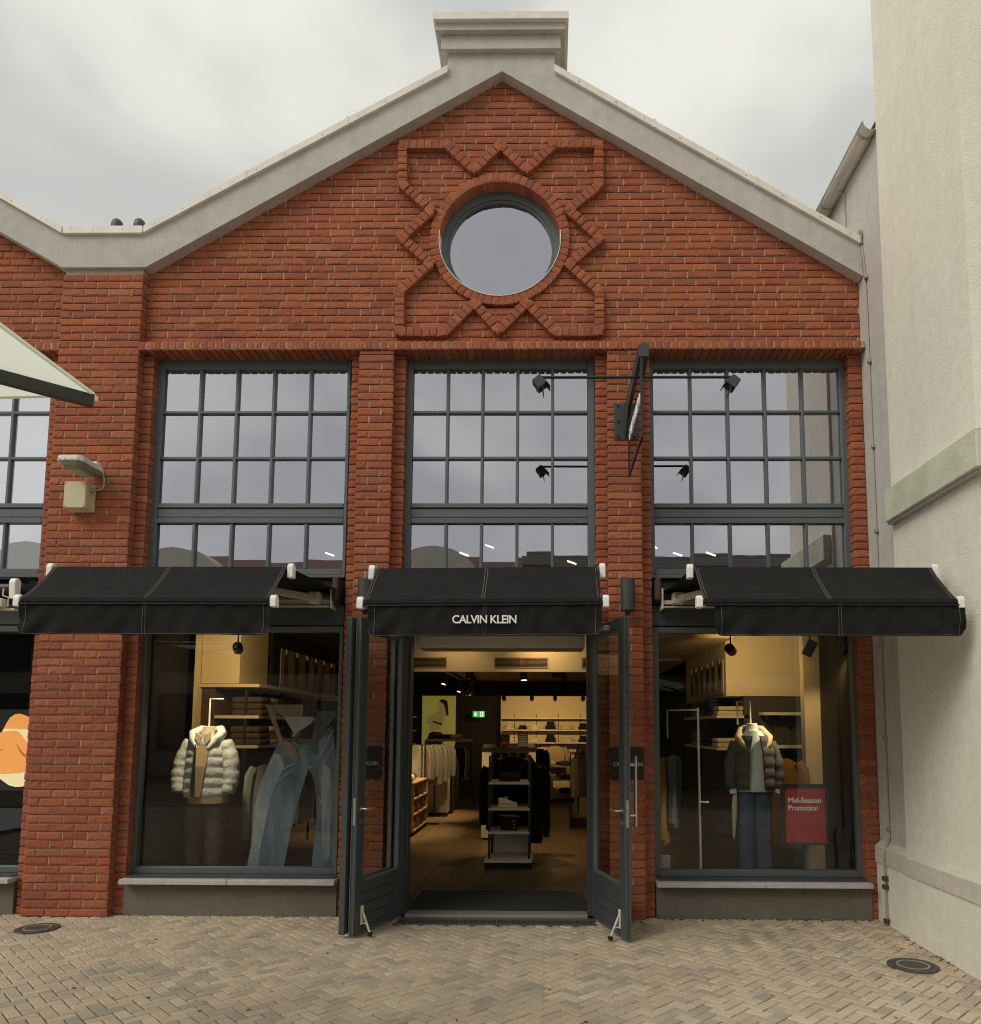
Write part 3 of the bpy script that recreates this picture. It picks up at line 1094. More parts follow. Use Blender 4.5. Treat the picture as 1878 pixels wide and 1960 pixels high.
def door_leaf(h, e, side, lever=True, thick=0.055, grooves=4, name='door_leaf'):
    """leaf from hinge h to free edge e; side = +1 if the seen face looks to +normal (left of h->e)"""
    h, e = Vector((h[0], h[1], 0)), Vector((e[0], e[1], 0))
    d = (e - h)
    L = d.length
    d.normalize()
    nrm = Vector((-d.y, d.x, 0)) * side
    zv = Vector((0, 0, 1))

    def bx(mb, a0, a1, n0, n1, z0, z1):
        c = h + d * ((a0 + a1) / 2) + nrm * ((n0 + n1) / 2) + zv * ((z0 + z1) / 2)
        mb.frame_box(c, d, nrm, zv, (a1 - a0) / 2, (n1 - n0) / 2, (z1 - z0) / 2)
        return mb
    st = 0.105
    f = MB()
    bx(f, 0, st, -thick, 0, 0.035, 2.615)
    bx(f, L - st, L, -thick, 0, 0.035, 2.615)
    bx(f, st, L - st, -thick, 0, 2.515, 2.615)
    bx(f, st, L - st, -thick, 0, 0.035, 0.075)
    leaf = f.build(name, 'frame_dark', shop, bevel=0.003)
    # light bead round the glass
    bead = MB()
    bx(bead, st, st + 0.022, -0.030, 0.004, 0.455, 2.515)
    bx(bead, L - st - 0.016, L - st, -0.030, -0.004, 0.455, 2.515)
    bx(bead, st, L - st, -0.030, 0.004, 0.435, 0.455)
    bx(bead, st, L - st, -0.030, -0.004, 2.500, 2.515)
    bead.build('glazing_bead', 'frame_paint', leaf)
    bx(MB(), st + 0.01, L - st - 0.01, -0.022, -0.016, 0.45, 2.51).build('pane', 'glass_shop', leaf)
    zt = np.linspace(0.075, 0.435, grooves + 1)
    for a, b in zip(zt[:-1], zt[1:]):
        bx(MB(), st - 0.002, L - st + 0.002, -thick + 0.004, -0.005, a + 0.0018, b - 0.0018).build('board', 'frame_dark', leaf, bevel=0.003)
    if lever:
        p = h + d * (L - 0.052)
        hd = MB()
        hd.tube([p + zv * 1.03 + nrm * -0.001, p + zv * 1.03 + nrm * 0.008], 0.024, 12)
        hd.tube([p + zv * 1.03, p + zv * 1.03 + nrm * 0.05, p + zv * 1.03 + nrm * 0.056 - d * 0.012, p + zv * 1.03 + nrm * 0.056 - d * 0.125], 0.0095, 8)
        hd.build('handle', 'steel', leaf, smooth=True)
        MB().tube([p + zv * 0.93 + nrm * -0.001, p + zv * 0.93 + nrm * 0.007], 0.022, 12).build('lock_rosette', 'steel', leaf, smooth=True)
        ds = h + d * (L - 0.10)
        stp = MB()
        stp.frame_box(ds + zv * 0.17 + nrm * 0.006, d, nrm, zv, 0.020, 0.006, 0.075)
        stp.bar(ds + zv * 0.20 + nrm * 0.012, ds + zv * 0.035 + nrm * 0.085, 0.018, 0.014)
        stp.bar(ds + zv * 0.105 + nrm * 0.012, ds + zv * 0.105 + nrm * 0.052, 0.014, 0.012)
        stp.build('door_stop', 'arm_white', leaf, bevel=0.003)
        MB().tube([ds + zv * 0.016 + nrm * 0.080, ds + zv * 0.040 + nrm * 0.092], 0.020, 10).build('stop_foot', 'black_metal', leaf)
        # lock edge plates
        bx(MB(), L - 0.002, L + 0.0015, -0.040, -0.016, 0.90, 1.12).build('lock_plate', 'galvanised', leaf)
        bx(MB(), L - 0.002, L + 0.006, -0.014, -0.008, 0.035, 2.615).build('edge_seal', 'frame_paint', leaf)
        bx(MB(), L - 0.002, L + 0.006, -thick + 0.004, -thick + 0.011, 0.035, 2.615).build('edge_seal', 'frame_paint', leaf)
    return leaf, h, d, nrm, L


leafR, h, d, nrm, L = door_leaf((0.378, 0.075), (0.613, -0.745), -1)
# tall pull bar on the far face of the right leaf
pb = MB()
q = h + d * (L - 0.06) - nrm * 0.055
for z in (0.99, 1.40):
    pb.tube([q + Vector((0, 0, z)), q - nrm * 0.065 + Vector((0, 0, z))], 0.011, 8)
pb.tube([q - nrm * 0.07 + Vector((0, 0, 0.90)), q - nrm * 0.07 + Vector((0, 0, 1.47))], 0.0135, 10)
pb.build('pull_bar', 'steel', leafR, smooth=True)
closer = MB().frame_box(h + d * (L - 0.33) + nrm * 0.03 + Vector((0, 0, 2.555)), d, nrm, (0, 0, 1), 0.035, 0.03, 0.022).build('door_closer', 'galvanised', leafR, bevel=0.004)
leafL, h, d, nrm, L = door_leaf((-1.298, 0.075), (-1.556, -0.665), 1)
# folded second leaf lying behind the left one
door_leaf((h.x - nrm.x * 0.074, h.y - nrm.y * 0.074), (-1.556 - nrm.x * 0.074 + d.x * 0.035, -0.665 - nrm.y * 0.074 + d.y * 0.035), 1, lever=False, thick=0.052)

# ================================================================== PLASTER BUILDING on the right
pl = thing('plaster_building', 'tall cream plaster building standing forward at the right edge', 'building', (5.5, -0.9, 0))
B(2.985, 9, -1.795, -0.462, 0.6, 14).build('wall', 'plaster', pl)
B(3.012, 8.5, -0.460, 7.0, 0.6, 7.24).build('set_back_wall', 'plaster_dull', pl)
# ledge band with a bevelled foot
bd = MB()
bd.prism([(-1.925, 3.47), (-0.50, 3.47), (-0.50, 3.75), (-1.925, 3.75)], lambda p, t: (t, p[0], p[1]), 2.905, 9.0)
bd.build('ledge_band', 'plaster_green', pl, bevel=0.008)
B(2.93, 9, -1.90, -0.49, 3.452, 3.4695).build('drip_edge', 'sill_stone', pl)


def plinth(x0, y0, y1, zt):
    B(x0 + 0.012, 9, y0 + 0.012, y1, -0.03, zt - 0.19).build('plinth', 'plaster', pl)
    MB().prism([(0.0, zt - 0.188), (0.0, zt - 0.05), (0.055, zt), (0.2, zt), (0.2, zt - 0.188)], lambda p, t: (x0 + p[0], t, p[1]), y0, y1).build('plinth_moulding', 'plaster_smooth', pl)


plinth(2.925, -1.86, -0.555, 0.70)
plinth(2.955, -0.553, 0.098, 0.70)
B(2.987, 9, -1.792, -0.463, 0.50, 0.61).build('wall_foot', 'plaster', pl)
# eaves gutter of the lower wing
g = MB()
for k in range(9):
    a0, a1 = math.pi + math.pi * k / 9, math.pi + math.pi * (k + 1) / 9
    g.prism([(0.080 * math.cos(a0), 0.080 * math.sin(a0)), (0.080 * math.cos(a1), 0.080 * math.sin(a1)), (0.074 * math.cos(a1), 0.074 * math.sin(a1)), (0.074 * math.cos(a0), 0.074 * math.sin(a0))],
            lambda p, t: (2.950 + p[0], t, 7.235 + p[1]), -0.46, 7.0)
gut = g.build('gutter', 'zinc', pl, smooth=True, weld=True)
MB().tube([(2.870, -0.46, 7.240), (2.870, 7.0, 7.240)], 0.011, 8).build('bead', 'zinc', gut)
for yy in (-0.35, 0.62, 0.95, 1.7):
    hp = MB()
    for k in range(8):
        a0, a1 = math.pi + math.pi * k / 8, math.pi + math.pi * (k + 1) / 8
        hp.prism([(0.086 * math.cos(a0), 0.086 * math.sin(a0)), (0.086 * math.cos(a1), 0.086 * math.sin(a1)), (0.081 * math.cos(a1), 0.081 * math.sin(a1)), (0.081 * math.cos(a0), 0.081 * math.sin(a0))],
                 lambda p, t: (2.950 + p[0], t, 7.235 + p[1]), yy - 0.012, yy + 0.012)
    hp.build('gutter_bracket', 'galvanised', gut)
MB().prism([(3.0, 7.255), (3.0, 7.275), (8.5, 8.6), (8.5, 8.5), (3.05, 7.25)], lambda p, t: (p[0], t, p[1]), -0.455, 7.0).build('roof', 'roof_tile', pl)
# conduit down the set-back wall
cb = MB().tube([(3.0, -0.02, 6.36), (3.0, -0.045, 6.25), (3.0, -0.07, 6.05), (3.0, -0.09, 5.8), (3.0, -0.11, 0.75), (2.965, -0.115, 0.66), (2.942, -0.118, 0.60), (2.942, -0.12, 0.02)], 0.0085, 8).build('conduit', 'cable_grey', pl, smooth=True)
for z in (5.95, 5.12, 4.30, 3.50, 2.45, 1.62, 0.82):
    B(2.982, 3.016, -0.128, -0.088, z - 0.018, z + 0.018).build('clip', 'galvanised', cb, bevel=0.004)
for z in (0.40, 0.33, 0.04):
    B(2.922, 2.966, -0.142, -0.098, z - 0.02, z + 0.02).build('clip', 'iron', cb, bevel=0.004)
# cable tie at the end of the gable flashing
MB().tube([(2.93, 0.35, 7.17), (2.99, 0.33, 7.10), (3.005, 0.33, 6.85), (3.005, 0.33, 6.40)], 0.007, 6).build('conductor_wire', 'cable_grey', pl)

# ================================================================== AWNINGS


def awning(x0, x1, label, xv0=None, xv1=None, lettering=None, ends=(1, 1), xw0=None, xw1=None, zsag=(0, 0)):
    UY, UZ, LY, LZ = -1.355, 2.865, -1.685, 2.575
    dz = lambda x: zsag[0] + (zsag[1] - zsag[0]) * (x - x0) / (x1 - x0)
    xv0 = x0 + 0.02 if xv0 is None else xv0
    xv1 = x1 - 0.02 if xv1 is None else xv1
    t = thing('awning', label, 'awning', ((x0 + x1) / 2, 0.1, 2.9), 'black awnings over the shop bays')
    f0, f1 = x0 + 0.03, x1 - 0.03
    ph = rnd.uniform(0, 6)
    # cloth: from the roller over the upper bar and down to the lower bar
    prof = [(0.15, 2.985), (-0.35, 2.955 - 0.012), (-0.9, 2.925 - 0.010), (UY + 0.02, UZ + 0.028), (UY - 0.022, UZ + 0.022), (-1.46, 2.797), (-1.60, 2.675), (LY - 0.018, LZ + 0.022), (LY - 0.026, LZ - 0.005)]
    MB().grid(lambda u, v: (f0 + (f1 - f0) * u, prof[round(v * (len(prof) - 1))][0], prof[round(v * (len(prof) - 1))][1] + dz(f0 + (f1 - f0) * u) - (0.010 * abs(math.sin(u * math.pi * 2)) + 0.002 * math.sin(23 * u + ph * v)) * (4 < v * 8 < 7)), 16, len(prof) - 1).build('cloth', 'awning_cloth', t, solid=-0.003)
    # valance with rounded lower corners and soft folds
    ph = rnd.uniform(0, 6)

    def val(u, v):
        x = xv0 + (xv1 - xv0) * u
        drop = 0.232 * v
        e = min(x - xv0, xv1 - x)
        lim = 0.232 if e > 0.05 else 0.182 + math.sqrt(max(0, 0.05 ** 2 - (0.05 - e) ** 2))
        drop = min(drop, lim)
        c = abs(u - 0.5) * 2
        fold = 0.020 * v * math.sin(ph + 40 * u + 7 * v * (1 if u < .5 else -1)) * (0.15 + 0.85 * c ** 3) + 0.009 * v * math.sin(ph * 2 + 13 * u) + 0.004 * math.sin(ph + 61 * u + 4 * v)
        return (x, LY - 0.022 + fold, LZ - 0.006 - drop + dz(x))
    va = MB().grid(val, 72, 10).build('valance', 'awning_cloth', t, solid=0.003, smooth=True)
    # stitched seams
    sm = MB()
    xm = (f0 + f1) / 2
    for xs in (f0 + 0.006, f0 + 0.024, xm - 0.009, xm + 0.009, f1 - 0.024, f1 - 0.006):
        for (ya, za), (yb, zb) in zip(prof[4:-2], prof[5:-1]):
            d_ = Vector((0, yb - ya, zb - za)).normalized()
            nn = Vector((0, d_.z, -d_.y)) * (1 if d_.z < 0 else -1)
            sm.frame_box(Vector((xs, (ya + yb) / 2, (za + zb) / 2 + dz(xs))) + nn * 0.0028, (1, 0, 0), d_, nn, 0.0022, math.hypot(yb - ya, zb - za) / 2, 0.0008)
    sm.build('seam', 'seam_thread', t)
    vs = MB()
    xmv = (xv0 + xv1) / 2
    for xs in (xv0 + 0.045, xmv - 0.010, xmv + 0.010, xv1 - 0.045):
        u = (xs - xv0) / (xv1 - xv0)
        for k in range(10):
            p, q = Vector(val(u, k / 10)), Vector(val(u, (k + 1) / 10))
            if (p - q).length > 1e-4:
                vs.bar(p + Vector((0, -0.0032, 0)), q + Vector((0, -0.0032, 0)), 0.0035, 0.001, (0, 1, 0))
    for k in range(72):
        p, q = Vector(val(k / 72, 0.07)), Vector(val((k + 1) / 72, 0.07))
        vs.bar(p + Vector((0, -0.0032, 0)), q + Vector((0, -0.0032, 0)), 0.001, 0.0028, (0, 0, 1))
        p, q = Vector(val(k / 72, 0.97)), Vector(val((k + 1) / 72, 0.97))
        if (p - q).length > 1e-4:
            vs.bar(p + Vector((0, -0.0034, 0)), q + Vector((0, -0.0034, 0)), 0.001, 0.0028, (0, 0, 1))
    vs.build('seam', 'seam_thread', va)
    # bars with white end caps
    for (yy, zz, rr, h_) in ((UY, UZ, 0.024, 0.058), (LY, LZ, 0.022, 0.040)):
        bar = MB().tube([(x0 + 0.02, yy, zz + dz(x0)), (x1 - 0.02, yy, zz + dz(x1))], rr, 10).build('bar', 'black_metal', t, smooth=True)
        for xx, s in ((x0, -1), (x1, 1)):
            m_ = MB()
            pts = []
            for k in range(9):
                a = math.pi * k / 8
                pts.append((0.034 * math.cos(a), h_ * 0.35 + 0.034 * math.sin(a)))
            pts += [(-0.034, -h_), (0.034, -h_)]
            m_.prism(pts, lambda p, tt: (tt, yy + p[0], zz + dz(xx) + p[1]), xx - 0.022, xx + 0.022)
            m_.build('end_cap', 'white_plastic', bar, bevel=0.005)
    MB().tube([(x0 + 0.02, LY - 0.03, LZ - 0.020 + dz(x0)), (x1 - 0.02, LY - 0.03, LZ - 0.020 + dz(x1))], 0.006, 6).build('keder_rail', 'black_metal', t)
    # roller, torsion bar, brackets and folding arms
    a0, a1 = (x0 if xw0 is None else xw0), (x1 if xw1 is None else xw1)
    MB().tube([(a0 + 0.05, 0.15, 2.955), (a1 - 0.05, 0.15, 2.955)], 0.034, 10).build('roller', 'black_metal', t)
    B(a0 + 0.06, a1 - 0.06, 0.04, 0.08, 2.845, 2.880).build('torsion_bar', 'arm_metal', t)
    for xx, s in ((a0, 1), (a1, -1)):
        B(min(xx, xx + s * 0.055), max(xx, xx + s * 0.055), 0.0, 0.258, 2.875, 3.085).build('end_plate', 'rust_plate', t, bevel=0.012)
        MB().prism([(0.0, 2.80), (0.16, 2.80), (0.16, 2.835), (0.06, 2.835), (0.06, 2.99), (0.0, 2.99)], lambda p, tt: (tt, p[0] + 0.02, p[1]), xx + s * 0.058, xx + s * 0.074).build('wall_bracket', 'arm_white', t)
        sh_, el, ha = Vector((xx + s * 0.20, -0.02, 2.885)), Vector((xx + s * 0.42, -0.78, 2.835)), Vector((xx + s * 0.10, LY + 0.04, LZ - 0.0))
        arm = MB().bar(sh_, el, 0.042, 0.062).bar(el, ha, 0.036, 0.050).build('folding_arm', 'arm_white' if s > 0 else 'arm_metal', t, bevel=0.006)
        MB().frame_box(sh_, (1, 0, 0), (0, 1, 0), (0, 0, 1), 0.050, 0.055, 0.055).build('shoulder', 'arm_metal', arm, bevel=0.008)
        MB().tube([el + Vector((0, 0, -0.045)), el + Vector((0, 0, 0.045))], 0.03, 10).build('elbow', 'arm_metal', arm)
        MB().tube([sh_ + Vector((0, -0.06, 0.005)), sh_ + Vector((0, -0.052, 0.005))], 0.014, 8).build('bolt', 'steel', arm)
    B(a0 + 0.08, a1 - 0.08, -0.01, 0.03, 2.805, 2.818).build('cover_strip', 'arm_metal', t)
    if lettering:
        text('lettering', lettering[0], 'white_letter', 0.080, (lettering[1], LY - 0.050, lettering[2]), (1, 0, 0.004), (0, 0, 1), t, width=lettering[3], spacing=0.92, bold=0.0012)
    return t


awning(-3.745, -1.930, 'black awning over the left shop window, covering part of the wide brick pier', xw0=-3.83, xw1=-1.955)
awning(-1.320, 0.402, 'black awning with white lettering on its valance over the open doors', lettering=('CALVIN KLEIN', -0.443, 2.418, 0.445), zsag=(-0.012, 0.004), xw0=-1.37, xw1=0.43, xv0=-1.262, xv1=0.372)
awning(1.055, 2.868, 'black awning over the right shop window, its end close to the plaster wall', xv0=1.160, xv1=2.893, xw0=0.99, xw1=2.87)
# neighbour's awning, wound in
t = thing('retracted_awning', 'wound-in awning at the left edge, its white end cap beside the wide pier', 'awning', (-5.9, 0.1, 2.95))
MB().tube([(-6.7, 0.06, 2.99), (-4.99, 0.06, 2.99)], 0.060, 12).build('roller', 'black_metal', t)
B(-6.7, -4.98, -0.02, 0.19, 3.06, 3.075).build('cover', 'black_metal', t)
pts = [(0.045 * math.cos(math.pi * k / 8), 0.03 + 0.045 * math.sin(math.pi * k / 8)) for k in range(9)] + [(-0.034, -0.12), (0.034, -0.12)]
MB().prism(pts, lambda p, tt: (tt, -0.03 + p[0], 2.99 + p[1]), -4.985, -4.925).build('end_cap', 'white_plastic', t, bevel=0.006)
MB().bar((-6.7, -0.05, 2.815), (-5.13, -0.05, 2.835), 0.05, 0.062).build('folding_arm', 'arm_white', t, bevel=0.006)
B(-5.14, -5.03, -0.09, 0.0, 2.79, 2.87).build('shoulder', 'arm_white', t, bevel=0.008)
B(-6.7, -4.95, -0.03, 0.03, 2.765, 2.785).build('cover_strip', 'arm_metal', t)
MB().tube([(-5.06, -0.03, 2.97), (-5.055, -0.04, 2.90), (-5.0, -0.04, 2.885), (-5.0, -0.04, 2.80)], 0.008, 6).build('crank_hook', 'arm_metal', t)

# ================================================================== HANGING SIGN with its lamps
t = thing('hanging_sign', 'dark hanging sign with white lettering on an arm above the right-hand pier', 'sign', (0.735, 0, 4.5))
B(0.617, 0.742, -0.014, -0.001, 4.400, 4.760).build('wall_plate', 'grey_metal', t, bevel=0.003)
for z in (4.43, 4.58, 4.73):
    MB().tube([(0.655, -0.026, z), (0.655, -0.012, z)], 0.012, 6).build('bolt', 'black_metal', t)
MB().prism([(-0.012, 4.41), (-0.012, 4.752), (-1.16, 4.752), (-1.16, 4.640), (-0.30, 4.60)], lambda p, tt: (tt, p[0], p[1]), 0.716, 0.797).build('arm', 'grey_metal', t, bevel=0.004)
fr = MB()
fr.box(0.726, 0.744, -1.155, -1.135, 3.975, 4.64)
fr.box(0.726, 0.744, -0.215, -0.195, 3.975, 4.61)
fr.box(0.726, 0.744, -1.135, -0.215, 3.975, 3.995)
fr.box(0.726, 0.744, -1.135, -0.215, 4.585, 4.605)
fr.build('panel_frame', 'black_metal', t)
pa = B(0.732, 0.738, -1.135, -0.215, 3.995, 4.585).build('panel', 'glass_tint', t)
text('lettering', 'CALVIN KLEIN', 'white_letter', 0.14, (0.7305, -0.66, 4.285), (0, -1, 0), (0, 0, 1), t, width=0.78, extrude=0.004, bold=0.004)
MB().tube([(-0.085, -0.85, 4.614), (1.535, -0.85, 4.614)], 0.0125, 8).build('lamp_rod', 'black_metal', t)
for xx, s in ((-0.085, 1), (1.535, -1)):
    hd = MB()
    c = Vector((xx - s * 0.005, -0.85, 4.575))
    ax = Vector((s * 0.62, 0, -0.78))
    ay = Vector((0, 1, 0))
    az = ax.cross(ay)
    hd.frame_box(c, ax, ay, az, 0.030, 0.050, 0.040)
    hd.frame_box(c + ax * 0.045, ax, ay, az, 0.020, 0.058, 0.044)
    hd.frame_box(c + ax * 0.075 + az * 0.044 * (1 if az.z > 0 else -1), ax, ay, az, 0.034, 0.058, 0.003)
    hd.frame_box(c + ax * 0.090 - az * 0.020 * (1 if az.z > 0 else -1), (ax + az * (-0.5 if az.z > 0 else 0.5)), ay, az, 0.040, 0.056, 0.003)
    lamp = hd.build('lamp_head', 'grey_metal', t, bevel=0.004)
    MB().tube([c + Vector((0, 0, 0.05)), c + Vector((0, 0, 0.02))], 0.012, 8).build('knuckle', 'black_metal', lamp)

# ================================================================== SCONCES AND PLAQUES
for xx, lab in ((0.723, 'black cylinder wall lamp on the pier between the doors and the right window'), (-1.675, 'black cylinder wall lamp half hidden by the left end of the middle awning')):
    t = thing('wall_lamp', lab, 'wall lamp', (xx, 0, 2.9), 'black cylinder lamps on the inner piers')
    MB().lathe([(0.060, 0), (0.066, 0.004), (0.066, 0.285), (0.060, 0.289), (0.052, 0.285), (0.050, 0.25)], (xx, -0.095, 2.759), 24).build('shade', 'grey_metal', t, smooth=True)
    B(xx - 0.03, xx + 0.03, -0.035, -0.004, 2.85, 2.95).build('bracket', 'black_metal', t)
    MB().lathe([(0.02, -0.03), (0.03, 0.0), (0.03, 0.01)], (xx, -0.095, 2.752), 12).build('lens', 'black_metal', t)
for x0, x1, tx, lab in ((0.563, 0.866, 0.722, 'black plaque with white lettering on the pier behind the right door'), (-1.812, -1.506, -1.668, 'black plaque with white lettering seen through the glass of the left door')):
    t = thing('plaque', lab, 'plaque', ((x0 + x1) / 2, 0, 1.38), 'black plaques on the inner piers')
    B(x0, x1, -0.016, -0.004, 1.234, 1.528).build('panel', 'black_metal', t, bevel=0.002)
    text('lettering', 'CALVIN KLEIN', 'letter_dim', 0.05, (tx, -0.018, 1.357), (1, 0, 0), (0, 0, 1), t, width=0.262, extrude=0.001)
    if tx < 0:
        B(x0 + 0.03, x0 + 0.16, -0.0185, -0.017, 1.285, 1.31).build('notice', 'letter_dim', t)

# ================================================================== FLOODLIGHT AND JUNCTION BOX on the wide pier
t = thing('floodlight', 'white floodlight jutting out from the wide brick pier above the cream box', 'floodlight', (-4.26, 0, 4.05))
bd_ = MB()
X0, X1, Y0, Y1 = -4.372, -4.146, -0.455, -0.085
o8 = lambda g: [(X0 + .03 - g, Y0 - g), (X1 - .03 + g, Y0 - g), (X1 + g, Y0 + .03 - g), (X1 + g, Y1 - .03 + g), (X1 - .03 + g, Y1 + g), (X0 + .03 - g, Y1 + g), (X0 - g, Y1 - .03 + g), (X0 - g, Y0 + .03 - g)]
bd_.prism(o8(0.0), lambda p, tt: (p[0], p[1], tt + 0.12 * (p[1] - Y0) * 0), 4.062, 4.096)
bd_.prism(o8(0.006), lambda p, tt: (p[0], p[1], tt), 4.046, 4.0615)
lb = bd_.build('housing', 'lamp_white', t, bevel=0.005)
MB().loft([[(p[0], p[1], 4.0455) for p in o8(-0.012)], [(p[0], p[1], 4.020) for p in o8(-0.022)], [(p[0], p[1] + (0.02 if p[1] < -.3 else -.02), 3.992) for p in o8(-0.05)]]).build('lens', 'lamp_lens', t, bevel=0.006)
for k in range(4):
    B(X0 + 0.028 + k * 0.052, X0 + 0.05 + k * 0.052, Y0 - 0.007, Y0 + 0.02, 4.047, 4.060).build('clip', 'galvanised', lb)
B(X1 - 0.07, X1 - 0.01, -0.20, -0.14, 4.092, 4.128).build('knuckle', 'lamp_white', t, bevel=0.008)
B(X0 + 0.06, X1 - 0.06, -0.09, -0.002, 4.06, 4.11).build('bracket', 'lamp_white', t, bevel=0.006)
MB().tube([(-4.175, -0.10, 4.045), (-4.150, -0.10, 4.025), (-4.140, -0.095, 3.98), (-4.146, -0.09, 3.93), (-4.170, -0.085, 3.900), (-4.215, -0.08, 3.888), (-4.262, -0.08, 3.890)], 0.0075, 8).build('cable', 'cable_grey', t, smooth=True)
t = thing('junction_box', 'cream square junction box under the floodlight on the wide pier', 'junction box', (-4.37, 0, 3.82))
B(-4.476, -4.272, -0.155, -0.05, 3.702, 3.952).build('lid', 'box_cream', t, bevel=0.006)
B(-4.480, -4.268, -0.047, -0.002, 3.698, 3.956).build('back_box', 'box_cream', t, bevel=0.005)
MB().tube([(-4.27, -0.08, 3.89), (-4.235, -0.08, 3.888)], 0.019, 10).build('cable_gland', 'cable_grey', t, smooth=True)
for xx in (-4.46, -4.288):
    for zz in (3.718, 3.936):
        MB().tube([(xx, -0.158, zz), (xx, -0.153, zz)], 0.007, 8).build('screw', 'lamp_lens', t)

# ================================================================== PARASOLS


def parasol(cx, cy, hx, hy, ze, rise, label, znear=0.0):
    t = thing('parasol', label, 'parasol', (cx, cy, 0), 'white parasols in the square')
    ap = Vector((cx, cy, ze + rise))
    cs = [Vector((cx + hx, cy + hy, ze)), Vector((cx - hx, cy + hy, ze)), Vector((cx - hx, cy - hy, ze + znear)), Vector((cx + hx, cy - hy, ze + znear))]
    cl = MB()
    for k in range(4):
        a, b = cs[k], cs[(k + 1) % 4]

        def pt(u, v):
            e = a.lerp(b, u)
            e = ap.lerp(e, max(v, 0.02))
            return e + Vector((0, 0, -0.05 * math.sin(math.pi * u) * v * 0.6))
        cl.grid(pt, 8, 6)
    can = cl.build('canopy', 'parasol_cloth', t, smooth=False, weld=True)
    hm = MB()
    for k in range(4):
        a, b = cs[k], cs[(k + 1) % 4]
        for i in range(8):
            p = a.lerp(b, i / 8) + Vector((0, 0, -0.03 * math.sin(math.pi * i / 8)))
            q = a.lerp(b, (i + 1) / 8) + Vector((0, 0, -0.03 * math.sin(math.pi * (i + 1) / 8)))
            hm.bar(p, q, 0.006, 0.014)
    hm.build('hem', 'parasol_cloth', can)
    for k in range(4):
        MB().bar(ap + Vector((0, 0, -0.06)), cs[k] + Vector((0, 0, -0.028)), 0.034, 0.046).build('rib', 'parasol_rib', t)
        sd = Vector((0, -0.0185, -0.012))
        MB().bar(ap + Vector((0, 0, -0.06)) + sd, cs[k] + Vector((0, 0, -0.028)) + sd, 0.003, 0.009).build('rib_channel', 'letter_dim', t)
        MB().frame_box(cs[k] + Vector((0, 0, -0.015)), (1, 0, 0), (0, 1, 0), (0, 0, 1), 0.012, 0.012, 0.012).build('rib_tip', 'white_plastic', t, bevel=0.004)
    for k in range(4):
        mid = (cs[k] + cs[(k + 1) % 4]) / 2
        MB().bar(ap + Vector((0, 0, -0.06)), mid + Vector((0, 0, -0.055)), 0.026, 0.036).build('rib', 'parasol_rib', t)
    MB().tube([(cx, cy, 0.05), (cx, cy, ze + rise - 0.02)], 0.035, 12).build('pole', 'parasol_rib', t, smooth=True)
    MB().box(cx - 0.4, cx + 0.4, cy - 0.4, cy + 0.4, 0.0, 0.07).build('base', 'grey_metal', t, bevel=0.01)
    return t


parasol(-3.90, -5.55, 2.10, 1.45, 3.0, 0.20, 'white parasol whose corner pokes in at the left edge', znear=0.10)
parasol(1.5, -12.6, 1.9, 1.6, 2.75, 0.55, 'white parasol standing across the square facing the right window')
parasol(5.6, -13.2, 1.9, 1.6, 2.75, 0.55, 'white parasol across the square beside the plaster building')

# two small vent hoods peeping over the valley
for xx, lab in ((-4.599, 'small dark roof vent hood above the valley, the left of two'), (-4.358, 'small dark roof vent hood above the valley, the right of two')):
    t = thing('roof_vent', lab, 'roof vent', (xx, 0.62, 6.4), 'vent hoods above the roof valley')
    MB().lathe([(0.036, 0), (0.036, 0.56)], (xx, 0.62, 6.40), 16).build('pipe', 'galvanised', t, smooth=True)
    MB().lathe([(0.056, 0.55), (0.062, 0.60), (0.052, 0.645), (0.030, 0.668), (0.005, 0.674)], (xx, 0.62, 6.40), 16).build('hood', 'grey_metal', t, smooth=True)

# ================================================================== INSIDE THE SHOP
FZ = 0.028
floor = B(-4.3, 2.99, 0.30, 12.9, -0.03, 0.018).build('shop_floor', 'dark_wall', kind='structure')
tp = []
for k in range(3):
    me = MB().box(-0.297, 0.297, -0.597, 0.597, 0, 0.01)
    m_ = bpy.data.meshes.new('floor_tile')
    m_.from_pydata(me.v, [], me.f)
    m_.materials.append(MATS['floor_tile'])
    tp.append(m_)
for i in range(13):
    for j in range(10):
        o = bpy.data.objects.new('floor_tile', tp[(i * 7 + j * 3) % 3])
        link(o, floor)
        o.location = (-4.31 + 0.30 + i * 0.5985 - 0.03, 0.840 + j * 1.2, 0.018 + rnd.uniform(-.0004, .0004))
B(-1.285, 0.362, 0.235, 1.05, 0.029, 0.038).build('entrance_mat', 'mat_fibre')
tag(bpy.data.objects['entrance_mat'], 'dark ribbed entrance mat just inside the open doors', 'door mat')
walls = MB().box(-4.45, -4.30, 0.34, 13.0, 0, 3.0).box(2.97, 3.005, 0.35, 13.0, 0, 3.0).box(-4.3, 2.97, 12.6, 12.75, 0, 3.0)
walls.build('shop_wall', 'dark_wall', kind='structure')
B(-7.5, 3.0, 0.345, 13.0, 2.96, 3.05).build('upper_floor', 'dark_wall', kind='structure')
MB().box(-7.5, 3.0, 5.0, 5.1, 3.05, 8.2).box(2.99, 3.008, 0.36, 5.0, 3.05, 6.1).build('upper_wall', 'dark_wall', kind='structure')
B(-1.9, 2.08, 1.56, 12.6, 2.715, 2.76).build('shop_ceiling', 'shop_ceiling', kind='structure')
MB().box(-1.95, 0.75, 1.50, 1.56, 2.32, 2.95).build('bulkhead', 'shop_paint', kind='structure')
